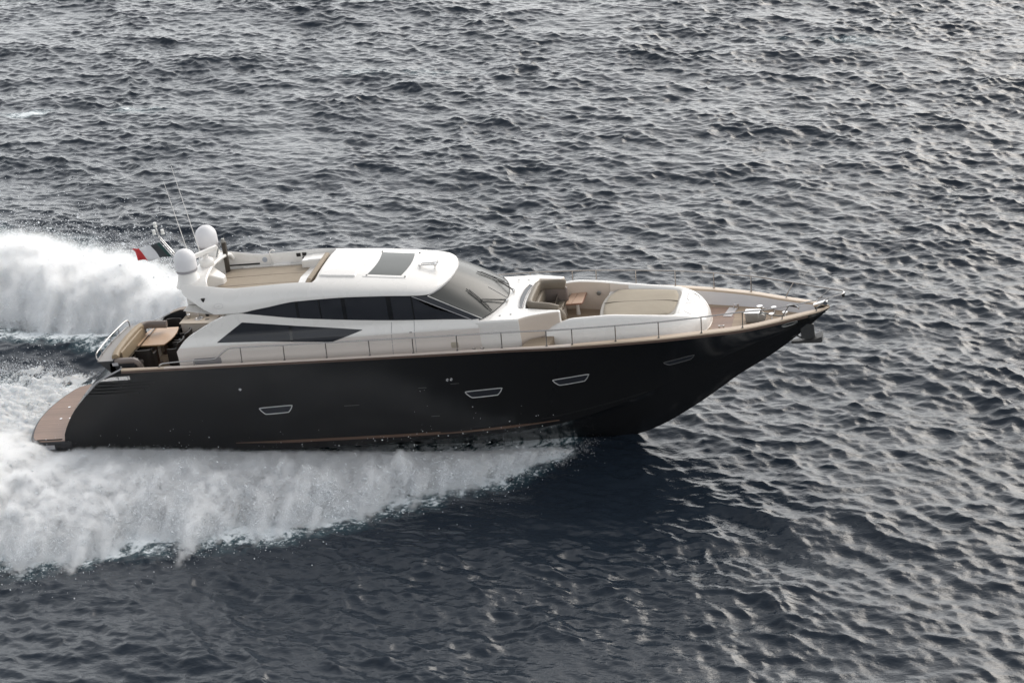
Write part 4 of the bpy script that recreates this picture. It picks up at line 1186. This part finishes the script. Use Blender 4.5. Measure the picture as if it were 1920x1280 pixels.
# the hull and its spray flatten the chop close alongside
lee = np.exp(-(((X - 13) / 9.5) ** 2 + ((Y + 4.5) / 4.5) ** 2) ** 1.5)
wak = sm(2, -2, X) * np.exp(-(Y / 4.0) ** 2)
att = (1 - .72 * lee) * (1 - .6 * wak) * (1 + .20 * tile(n_lo, X * .45, Y * .45))
Z = hz_ * att * fade
XX = X + dx_ * att * fade; YY = Y + dy_ * att * fade
# trough dug by the planing hull, and nothing poking up inside it
Z -= .42 * np.exp(-(np.maximum(0, np.abs(Y) - 1.2) / 1.2) ** 2) * sm(19, 13, X) * sm(-9, 2, X)
Z += .30 * np.exp(-((Y - 6.3) / 1.2) ** 2) * sm(6, 2, X) * sm(-14, -3, X)
nu, nv = X.shape
co = np.empty((nu * nv, 3), np.float32); co[:, 0] = XX.ravel(); co[:, 1] = YY.ravel(); co[:, 2] = Z.ravel()
idx = np.arange(nu * nv).reshape(nu, nv)
quads = np.stack([idx[:-1, :-1], idx[1:, :-1], idx[1:, 1:], idx[:-1, 1:]], -1).reshape(-1, 4)

def np_mesh(name, co, faces, mt, smooth=True, attrs=None):
    me = bpy.data.meshes.new(name)
    k = faces.shape[1]
    me.vertices.add(len(co)); me.vertices.foreach_set('co', np.ascontiguousarray(co, np.float32).ravel())
    me.loops.add(faces.size); me.loops.foreach_set('vertex_index', np.ascontiguousarray(faces, np.int32).ravel())
    me.polygons.add(len(faces)); me.polygons.foreach_set('loop_start', np.arange(0, faces.size, k, dtype=np.int32))
    me.update(calc_edges=True)
    me.polygons.foreach_set('use_smooth', np.full(len(faces), smooth, bool))
    for nm, a in (attrs or {}).items():
        at = me.attributes.new(nm, 'FLOAT', 'POINT'); at.data.foreach_set('value', np.ascontiguousarray(a, np.float32).ravel())
    for mm in (mt if isinstance(mt, (list, tuple)) else [mt]): me.materials.append(mm)
    o = bpy.data.objects.new(name, me); COL.objects.link(o)
    return o

# thin foam lying on the water: patches round the spray, streaks astern, a few old whitecaps
foam = np.zeros_like(X)
yo = ip(X, T_YO) + .5
d_s = (-Y - yo)                      # >0 outside the starboard sheet
foam += .9 * sm(1.6, -1.0, d_s) * (Y < 0) * sm(19.3, 17.5, X)
foam += .75 * sm(1.5, 0, np.abs(X * 0 + Y) - 2.6) * sm(1.8, .2, X)
ypi, ypo = ip(X, [(-20, 8.5), (-6, 6.6), (0, 5.2), (4, 3.6), (10, 2.5), (18, 1.2)]), ip(X, [(-20, 20), (-6, 16.0), (0, 12.2), (8, 8.0), (19, 1.0)])
foam += .75 * sm(-.6, .6, Y - ypi) * sm(3.2, -1, Y - ypo) * sm(19, 17, X)
foam += .55 * np.exp(-((X + 16) / 1.3) ** 2 - ((Y - 35.5) / .5) ** 2) * 1.6
foam += .5 * np.exp(-((X + 10.5) / 2.2) ** 2 - ((Y - 36) / .6) ** 2)
foam += .35 * np.exp(-((X - 2) / 5) ** 2 - ((Y - 42) / .9) ** 2)
foam += .32 * np.exp(-((X - 25) / 5) ** 2 - ((Y - 47 + .25 * (X - 25)) / .8) ** 2)
fn = .30 * tile(n_lo, X, Y) + .34 * tile(n_hi, X, Y)
foamv = np.clip(foam * (1 + .35 * fn) + (foam > .02) * .30 * fn * np.minimum(1, foam * 2.5) - .12, 0, 1)

def water_mat():
    m = bpy.data.materials.new('sea_water'); m.use_nodes = True
    n, l = m.node_tree.nodes, m.node_tree.links
    p = n['Principled BSDF']
    p.inputs['Base Color'].default_value = (.0155, .0225, .0325, 1)
    p.inputs['Roughness'].default_value = .145
    p.inputs['IOR'].default_value = 1.333
    tc = n.new('ShaderNodeTexCoord')
    mp = n.new('ShaderNodeMapping'); mp.inputs['Rotation'].default_value = (0, 0, math.radians(-28)); mp.inputs['Scale'].default_value = (1.0, 1.7, 1.0)
    l.new(tc.outputs['Object'], mp.inputs[0])
    b0 = None
    for sc_, dist in ((3.2, .020), (9.0, .008)):
        t = n.new('ShaderNodeTexNoise'); t.inputs['Scale'].default_value = sc_; t.inputs['Detail'].default_value = 3; t.inputs['Roughness'].default_value = .55
        l.new(mp.outputs[0], t.inputs['Vector'])
        b = n.new('ShaderNodeBump'); b.inputs['Strength'].default_value = 1; b.inputs['Distance'].default_value = dist
        l.new(t.outputs[0], b.inputs['Height'])
        if b0: l.new(b0.outputs[0], b.inputs['Normal'])
        b0 = b
    l.new(b0.outputs[0], p.inputs['Normal'])
    fp_ = n.new('ShaderNodeBsdfPrincipled'); fp_.inputs['Base Color'].default_value = (.74, .78, .80, 1); fp_.inputs['Roughness'].default_value = .9
    at = n.new('ShaderNodeAttribute'); at.attribute_name = 'foam'
    t3 = n.new('ShaderNodeTexNoise'); t3.inputs['Scale'].default_value = 7; t3.inputs['Detail'].default_value = 8; t3.inputs['Roughness'].default_value = .7
    l.new(tc.outputs['Object'], t3.inputs['Vector'])
    mr = n.new('ShaderNodeMapRange'); mr.inputs[1].default_value = .3; mr.inputs[2].default_value = .7; mr.inputs[3].default_value = -.45; mr.inputs[4].default_value = .45
    l.new(t3.outputs[0], mr.inputs[0])
    ad = n.new('ShaderNodeMath'); ad.operation = 'ADD'; l.new(at.outputs['Fac'], ad.inputs[0]); l.new(mr.outputs[0], ad.inputs[1])
    st = n.new('ShaderNodeMapRange'); st.interpolation_type = 'SMOOTHSTEP'; st.inputs[1].default_value = .30; st.inputs[2].default_value = .85; l.new(ad.outputs[0], st.inputs[0])
    gt = n.new('ShaderNodeMath'); gt.operation = 'GREATER_THAN'; gt.inputs[1].default_value = .01; l.new(at.outputs['Fac'], gt.inputs[0])
    mu = n.new('ShaderNodeMath'); mu.operation = 'MULTIPLY'; l.new(st.outputs[0], mu.inputs[0]); l.new(gt.outputs[0], mu.inputs[1])
    mxs = n.new('ShaderNodeMixShader'); l.new(mu.outputs[0], mxs.inputs[0]); l.new(p.outputs[0], mxs.inputs[1]); l.new(fp_.outputs[0], mxs.inputs[2])
    # aerated water turns sea green under the foam
    mc = n.new('ShaderNodeMix'); mc.data_type = 'RGBA'; mc.inputs[6].default_value = (.0155, .0225, .0325, 1); mc.inputs[7].default_value = (.06, .13, .15, 1)
    l.new(at.outputs['Fac'], mc.inputs[0]); l.new(mc.outputs[2], p.inputs['Base Color'])
    l.new(mxs.outputs[0], n['Material Output'].inputs['Surface'])
    return m
sea = np_mesh('sea', co, quads, water_mat(), True, {'foam': foamv})
tag(sea, kind='structure')

# ------------------------------------------------------------------ spray thrown up by the hull
def spray_mat(name, col, edge0=.25, edge1=.75, scale=5.0):
    m = bpy.data.materials.new(name); m.use_nodes = True
    n, l = m.node_tree.nodes, m.node_tree.links
    p = n['Principled BSDF']; p.inputs['Base Color'].default_value = (*col, 1); p.inputs['Roughness'].default_value = 1.0
    p.inputs['Specular IOR Level'].default_value = .1
    p.inputs['Subsurface Weight'].default_value = 1.0; p.inputs['Subsurface Radius'].default_value = (.30, .32, .34); p.inputs['Subsurface Scale'].default_value = 1.0
    at = n.new('ShaderNodeAttribute'); at.attribute_name = 'cover'
    tc = n.new('ShaderNodeTexCoord')
    mp = n.new('ShaderNodeMapping'); mp.inputs['Rotation'].default_value = (0, 0, math.radians(28)); mp.inputs['Scale'].default_value = (1.6, .55, 1.0)
    l.new(tc.outputs['Object'], mp.inputs[0])
    t = n.new('ShaderNodeTexNoise'); t.inputs['Scale'].default_value = scale; t.inputs['Detail'].default_value = 10; t.inputs['Roughness'].default_value = .72
    l.new(mp.outputs[0], t.inputs['Vector'])
    mr = n.new('ShaderNodeMapRange'); mr.inputs[1].default_value = .25; mr.inputs[2].default_value = .75; mr.inputs[3].default_value = -.55; mr.inputs[4].default_value = .55
    l.new(t.outputs[0], mr.inputs[0])
    ad = n.new('ShaderNodeMath'); ad.operation = 'ADD'; l.new(at.outputs['Fac'], ad.inputs[0]); l.new(mr.outputs[0], ad.inputs[1])
    st = n.new('ShaderNodeMapRange'); st.interpolation_type = 'SMOOTHSTEP'; st.inputs[1].default_value = edge0; st.inputs[2].default_value = edge1
    l.new(ad.outputs[0], st.inputs[0])
    tr_ = n.new('ShaderNodeBsdfTransparent')
    tl = n.new('ShaderNodeBsdfTranslucent'); tl.inputs[0].default_value = (*col, 1)
    m1 = n.new('ShaderNodeMixShader'); m1.inputs[0].default_value = .3; l.new(p.outputs[0], m1.inputs[1]); l.new(tl.outputs[0], m1.inputs[2])
    m2 = n.new('ShaderNodeMixShader'); l.new(st.outputs[0], m2.inputs[0]); l.new(tr_.outputs[0], m2.inputs[1]); l.new(m1.outputs[0], m2.inputs[2])
    l.new(m2.outputs[0], n['Material Output'].inputs['Surface'])
    b = n.new('ShaderNodeBump'); b.inputs['Distance'].default_value = .03; l.new(t.outputs[0], b.inputs['Height']); l.new(b.outputs[0], p.inputs['Normal'])
    return m
SPRAY = spray_mat('spray_white', (.90, .915, .93))
DROP = mat('spray_drops', (.86, .88, .90), .9, spec=.1)
OCT_V = np.array([(1, 0, 0), (-1, 0, 0), (0, 1, 0), (0, -1, 0), (0, 0, 1), (0, 0, -1)], float)
OCT_F = np.array([(0, 2, 4), (2, 1, 4), (1, 3, 4), (3, 0, 4), (2, 0, 5), (1, 2, 5), (3, 1, 5), (0, 3, 5)])

def spray_body(name, P, cover, drops, sizes, mats):
    """sheets of grid points with a coverage value, plus loose drops, linked as one mesh"""
    nu, nv = P.shape[:2]
    idx = np.arange(nu * nv).reshape(nu, nv)
    q = np.stack([idx[:-1, :-1], idx[1:, :-1], idx[1:, 1:], idx[:-1, 1:]], -1).reshape(-1, 4)
    tri = np.concatenate([q[:, [0, 1, 2]], q[:, [0, 2, 3]]])
    k = len(drops)
    st = np.stack([sizes * rng.uniform(.7, 1.5, k), sizes * rng.uniform(.6, 1.1, k), sizes * rng.uniform(.6, 1.3, k)], 1)
    dv = (drops[:, None, :] + OCT_V[None] * st[:, None, :]).reshape(-1, 3)
    df = (OCT_F[None] + (np.arange(k) * 6)[:, None, None]).reshape(-1, 3) + nu * nv
    co = np.concatenate([P.reshape(-1, 3), dv])
    fa = np.concatenate([tri, df])
    cv = np.concatenate([cover.ravel(), np.ones(len(dv))])
    o = np_mesh(name, co, fa, mats, True, {'cover': cv})
    mi = np.zeros(len(fa), np.int32); mi[len(tri):] = 1
    o.data.polygons.foreach_set('material_index', mi)
    return o

def billow(x, y, s, seed=0):
    return np.abs(tile(n_hi, x * s + 7.3 * seed, y * s + 3.1 * seed))

def sample_drops(P, W, k, up, out_dir, spread):
    """scatter drops over a sheet, weighted by W, thrown off it by exponential distances"""
    w = W.ravel() / W.sum()
    pick = rng.choice(w.size, k, p=w)
    base = P.reshape(-1, 3)[pick] + rng.normal(size=(k, 3)) * .04
    e = rng.exponential(1.0, k)[:, None] * spread.ravel()[pick][:, None]
    d = rng.normal(size=(k, 3)) * .55 + np.array(out_dir)[None] * .6 + np.array([0, 0, up])
    return base + d * e


# ---- mist: numpy fills a voxel grid, geometry nodes turn it into a volume
def gnoise3(shape, vox, kp, power, seed, stretch=(1, 1, 1)):
    r = np.random.default_rng(seed)
    ks = [2 * np.pi * np.fft.fftfreq(n, v) for n, v in zip(shape, vox)]
    kx, ky, kz = np.meshgrid(*ks, indexing='ij')
    k = np.sqrt((kx * stretch[0]) ** 2 + (ky * stretch[1]) ** 2 + (kz * stretch[2]) ** 2); k[0, 0, 0] = 1e9
    h = np.fft.ifftn(np.fft.fftn(r.normal(size=shape)) * np.sqrt(k ** -power * np.exp(-(kp / k) ** 2))).real
    return h / h.std()

MISTM = bpy.data.materials.new('spray_mist'); MISTM.use_nodes = True
_n, _l = MISTM.node_tree.nodes, MISTM.node_tree.links
_n.remove(_n['Principled BSDF'])
_pv = _n.new('ShaderNodeVolumePrincipled'); _pv.inputs['Color'].default_value = (.998, .999, .9995, 1)
_pv.inputs['Density'].default_value = 1.0; _pv.inputs['Anisotropy'].default_value = .45
_l.new(_pv.outputs[0], _n['Material Output'].inputs['Volume'])

def mist(name, lo, res, vox, dens, label):
    lo = np.array(lo, float); vox = np.array(vox, float); hi = lo + vox * (np.array(res) - 1)
    I = np.stack(np.meshgrid(*[np.arange(r) for r in res], indexing='ij'), -1).reshape(-1, 3)
    me = bpy.data.meshes.new(name)
    me.vertices.add(len(I)); me.vertices.foreach_set('co', (lo + I * vox).astype(np.float32).ravel())
    a = me.attributes.new('dens', 'FLOAT', 'POINT'); a.data.foreach_set('value', dens.astype(np.float32).ravel())
    me.materials.append(MISTM)
    o = bpy.data.objects.new(name, me); COL.objects.link(o)
    t = bpy.data.node_groups.new(name, 'GeometryNodeTree')
    t.interface.new_socket('Geometry', in_out='INPUT', socket_type='NodeSocketGeometry')
    t.interface.new_socket('Geometry', in_out='OUTPUT', socket_type='NodeSocketGeometry')
    n, l = t.nodes, t.links
    gi, go = n.new('NodeGroupInput'), n.new('NodeGroupOutput')
    pos = n.new('GeometryNodeInputPosition')
    sb = n.new('ShaderNodeVectorMath'); sb.operation = 'SUBTRACT'; sb.inputs[1].default_value = lo; l.new(pos.outputs[0], sb.inputs[0])
    dv = n.new('ShaderNodeVectorMath'); dv.operation = 'DIVIDE'; dv.inputs[1].default_value = vox; l.new(sb.outputs[0], dv.inputs[0])
    sx = n.new('ShaderNodeSeparateXYZ'); l.new(dv.outputs[0], sx.inputs[0])
    idx = []
    for c in range(3):
        r = n.new('ShaderNodeMath'); r.operation = 'ROUND'; l.new(sx.outputs[c], r.inputs[0])
        cl = n.new('ShaderNodeClamp'); cl.inputs['Max'].default_value = res[c] - 1; l.new(r.outputs[0], cl.inputs['Value']); idx.append(cl)
    m1 = n.new('ShaderNodeMath'); m1.operation = 'MULTIPLY_ADD'; m1.inputs[1].default_value = res[1]
    l.new(idx[0].outputs[0], m1.inputs[0]); l.new(idx[1].outputs[0], m1.inputs[2])
    m2 = n.new('ShaderNodeMath'); m2.operation = 'MULTIPLY_ADD'; m2.inputs[1].default_value = res[2]
    l.new(m1.outputs[0], m2.inputs[0]); l.new(idx[2].outputs[0], m2.inputs[2])
    at = n.new('GeometryNodeInputNamedAttribute'); at.data_type = 'FLOAT'; at.inputs['Name'].default_value = 'dens'
    si = n.new('GeometryNodeSampleIndex'); si.data_type = 'FLOAT'; si.domain = 'POINT'; si.clamp = True
    l.new(gi.outputs[0], si.inputs['Geometry']); l.new(at.outputs[0], si.inputs['Value']); l.new(m2.outputs[0], si.inputs['Index'])
    vc = n.new('GeometryNodeVolumeCube')
    vc.inputs['Background'].default_value = 0
    vc.inputs['Min'].default_value = lo; vc.inputs['Max'].default_value = hi
    for k, r in zip(('Resolution X', 'Resolution Y', 'Resolution Z'), res): vc.inputs[k].default_value = int(r)
    l.new(si.outputs[0], vc.inputs['Density'])
    smn = n.new('GeometryNodeSetMaterial'); smn.inputs['Material'].default_value = MISTM
    l.new(vc.outputs[0], smn.inputs['Geometry']); l.new(smn.outputs[0], go.inputs[0])
    md = o.modifiers.new('mist', 'NODES'); md.node_group = t
    tag(o, label, 'mist', kind='stuff')
    return o

SC.cycles.volume_bounces = 20
SC.cycles.volume_step_rate = 1.0
SC.cycles.volume_max_steps = 256

# ---- near side: a roll of white water leaves the forefoot and widens aft
T_Z0 = [(-10, .0), (-1, .0), (1.0, .0), (2, .18), (6, .22), (10, .20), (14, .17), (17, .10), (19.4, -.02)]
T_HS = [(-10, .62), (0, .66), (4, .68), (9, .58), (13, .42), (16, .24), (18, .10), (19.4, .03)]
def stbd(x, y):
    """fraction across the sheet and the height of its solid core"""
    yh = ip(x, [(-12, .2), (0.2, .4), (1.0, 2.2), (8, 2.25), (14, 2.0), (17, 1.5), (18.5, 1.0), (19.5, .6)]) - .12
    yo = ip(x, T_YO) - .22
    yo = yo * (1 + .05 * tile(n_lo, x * 1.2, x * 0 + 4)) + .30 * billow(x, x * .3, .8, 1)
    V = (-y - yh) / (yo - yh)
    c = np.clip(V, 0, 1)
    h = ip(x, T_Z0) * (1 - c) ** 1.5 + ip(x, T_HS) * np.sin(np.pi * c ** 1.55) ** .9
    lump = billow(x, y, .38, 1) * .22 + billow(x, y, .9, 2) * .10 + .09 * tile(n_lo, x * 1.6, y * .7)
    w = (.25 + .75 * c) * np.clip((19.4 - x) / 5, 0, 1) * sm(-.02, .25, c)
    return V, h + lump * w * (.3 + .7 * np.sin(np.pi * c)), yh, yo
ux = np.arange(-10, 19.4, .06); vv = np.linspace(0, 1, 130)
U_, V_ = np.meshgrid(ux, vv, indexing='ij')
_, _, yh, yo_ = stbd(ux, ux * 0)
Yg = -(yh[:, None] + (yo_ - yh)[:, None] * V_)
_, Zg, _, _ = stbd(U_, Yg)
P1 = np.stack([U_ + .06 * tile(n_hi, U_ * .8, Yg * .8 + 9) * V_, Yg, Zg - .07], -1)
cov = 1.2 * sm(1.0, .70, V_) * (.50 + .50 * sm(19.2, 12, U_)) + .20 * tile(n_lo, U_ * 2.2, Yg * 1.5) * sm(.3, .8, V_) + .28 * tile(n_lo, U_ * 1.3 + 30, Yg) * sm(3, 12, U_) * V_ - .5 * sm(18, 19.4, U_)
Wd = (.10 + 1.3 * sm(.6, 1.0, V_) + .25 * sm(.08, 0, V_) * sm(1.5, 3, U_)) * np.minimum(1.3, (19.5 - U_) / 8 + .2)
clump = np.exp(1.3 * tile(n_hi, U_ * .9, Yg * .5 + 3)) * (.6 + .6 * np.exp(.8 * tile(n_lo, U_ * 2, Yg * 2)))
reach = .07 + .20 * V_ + .42 * sm(.85, 1, V_) * np.clip(tile(n_lo, U_ * 1.7 + 4, Yg * .3), 0, 2)
dr = sample_drops(P1, Wd * clump, 300000, .35, (-.2, -.8, 0), reach)
dr[:, 2] = np.maximum(dr[:, 2], .02)
hb = np.interp(dr[:, 0], ux, yh)
dr = dr[(-dr[:, 1] > hb + .1) & ((dr[:, 2] < .42) | (-dr[:, 1] > hb + 1.2)) & ~((dr[:, 0] < 1.6) & (dr[:, 0] > -.9) & (dr[:, 1] > -2.75))]
s1 = spray_body('spray', P1, cov, dr, np.exp(rng.normal(-4.75, .45, len(dr))) * (.55 + .45 * sm(.5, 2.0, -dr[:, 1] - np.interp(dr[:, 0], ux, yh))), [SPRAY, DROP])
tag(s1, 'white spray sheet thrown outward along the near side of the black hull', 'spray', kind='stuff')

VX = (.085, .085, .06); lo = (-10, -13.2, 0.0); res = (350, 146, 30)
gx_, gy_, gz_ = [lo[c] + VX[c] * np.arange(res[c]) for c in range(3)]
X2, Y2 = np.meshgrid(gx_, gy_, indexing='ij')
V2, H2, YH2, YO2 = stbd(X2, Y2)
nb = gnoise3(res, VX, 2 * np.pi / 2.2, 3.4, 31, (1.3, .8, .8)); nf = gnoise3(res, VX, 2 * np.pi / .45, 2.2, 32, (1.3, .7, .8))
out = np.clip(V2 - 1, 0, None) * (YO2 - YH2)
lam = (.05 + .16 * np.clip(V2, 0, 1.2)) * np.clip((19.6 - X2) / 6, .25, 1)
d = gz_[None, None, :] - np.where(V2 < 1, H2 - .05, 0)[:, :, None]
edge = np.exp(-(out / .48) ** 1.3) * (V2 > -.02) * sm(19.5, 17.8, X2)
base_d = np.exp(-np.maximum(d, 0) / lam[:, :, None]) * edge[:, :, None]
D3 = 17 * np.clip(base_d * (1 + .40 * nb + .60 * nf) - .18, 0, 1.6)
D3 *= ((-Y2 > YH2 + .14) & ~((X2 < 1.4) & (X2 > -.75) & (Y2 > -2.5)))[:, :, None]
D3 *= (.65 + .35 * sm(18, 11, X2))[:, :, None]
mist('spray_mist', lo, res, VX, D3, 'fine white mist hanging over the spray along the near side of the hull')

# ---- far side: a tall plume trails from the port chine beyond the stern
T_PI = [(-22, 9.0), (-6, 7.5), (-2, 7.0), (.5, 6.0), (3, 4.6), (6, 3.3), (15, 2.4)]
T_PO = [(-22, 19.0), (-10, 16.4), (-5, 14.6), (0, 11.4), (5, 8.8), (10, 6.8), (15, 4.2)]
def portp(x, y):
    yi = ip(x, T_PI) + .30 * tile(n_lo, x * .7, x * 0 + 2); yo = ip(x, T_PO) + .4 * tile(n_lo, x * 1.1, x * 0 + 8)
    V = (y - yi) / (yo - yi); c = np.clip(V, 0, 1)
    h = ip(x, [(-22, 1.2), (-8, 1.4), (-2, 1.55), (3, 1.5), (8, 1.0), (15, .25)]) * np.sin(np.pi * c ** .9) ** 1.15
    lump = billow(x, y, .22, 4) * .16 + billow(x, y, .7, 5) * .06
    return V, h * (1 + .14 * tile(n_lo, x * 1.2 + 11, y * 1.2)) + lump * np.sin(np.pi * c), yi, yo
ux = np.arange(-22, 15, .08); vv = np.linspace(0, 1, 150)
U_, V_ = np.meshgrid(ux, vv, indexing='ij')
_, _, yi_, yo_ = portp(ux, ux * 0)
Yg = yi_[:, None] + (yo_ - yi_)[:, None] * V_
_, Zg, _, _ = portp(U_, Yg)
P2 = np.stack([U_, Yg, Zg - .10], -1)
cov = 1.3 * sm(1.0, .42, V_) * sm(0, .12, V_) + .10 * tile(n_lo, U_ * 2, Yg * 1.2)
Wd = .1 + 1.2 * sm(.5, .9, V_) + .6 * sm(.25, .0, V_)
dr = sample_drops(P2, Wd, 260000, .6, (-.5, .4, 0), .16 + .42 * sm(.3, 1, V_))
dr[:, 2] = np.maximum(dr[:, 2], .03)
s2 = spray_body('spray', P2, cov, dr, np.exp(rng.normal(-4.6, .5, len(dr))), [SPRAY, DROP])
tag(s2, 'tall bright plume of spray rising beyond the cockpit and stern', 'spray', kind='stuff')
VX = (.13, .13, .10); lo = (-22, 1.6, 0.0); res = (265, 150, 32)
gx_, gy_, gz_ = [lo[c] + VX[c] * np.arange(res[c]) for c in range(3)]
X2, Y2 = np.meshgrid(gx_, gy_, indexing='ij')
V2, H2, YI2, YO2 = portp(X2, Y2)
nb = gnoise3(res, VX, 2 * np.pi / 3.5, 3.4, 41, (.8, 1.2, 1.0)); nf = gnoise3(res, VX, 2 * np.pi / .7, 2.3, 42, (.7, 1.2, 1.0))
out = np.clip(V2 - 1, 0, None) * (YO2 - YI2) + np.clip(-V2, 0, None) * (YO2 - YI2) * 1.1
lam = .16 + .42 * np.clip(V2, 0, 1) ** 1.5
d = gz_[None, None, :] - np.where((V2 < 1) & (V2 > 0), H2 - .05, 0)[:, :, None]
D3 = 8 * (1 - .6 * sm(.45, 1.0, V2))[:, :, None] * np.clip(np.exp(-np.maximum(d, 0) / lam[:, :, None]) * np.exp(-(out / .8) ** 1.2)[:, :, None] * (1 + .18 * nb + .34 * nf) - .11, 0, 1.5)
D3 *= (Y2 > 2.9 - .0 * X2)[:, :, None]
mist('spray_mist', lo, res, VX, D3, 'drifting white mist on top of the tall plume beyond the stern')

# ---- churned wake straight behind the swim platform
ux = np.arange(-16, 1.2, .06); vv = np.linspace(-3.2, 4.2, 130)
U_, Yg = np.meshgrid(ux, vv, indexing='ij')
edge = sm(4.1, 2.6, Yg + .5 * tile(n_lo, U_ * 1.5, Yg)) * sm(-3.3, -2.5, Yg)
Zg = .02 + edge * (.12 + .08 * billow(U_, Yg, .5, 7) + .05 * billow(U_, Yg, 1.4, 8)) - .34 * sm(-3, 1, U_) * edge
P3 = np.stack([U_, Yg, Zg], -1)
cov = edge * (1.02 + .20 * tile(n_lo, U_ * 1.6, Yg * 1.6))
Wd2 = np.where(Yg > 2.2, 2.2, .6) * (U_ < -.9)
dr = sample_drops(P3, Wd2, 34000, .6, (-.7, .2, 0), np.full_like(U_, .2))
dr = dr[dr[:, 0] < -.75]
s3 = spray_body('wake_foam', P3, cov, dr, np.exp(rng.normal(-4.6, .45, len(dr))), [SPRAY, DROP])
tag(s3, 'low churned white foam in the wake behind the swim platform', 'wake', kind='stuff')
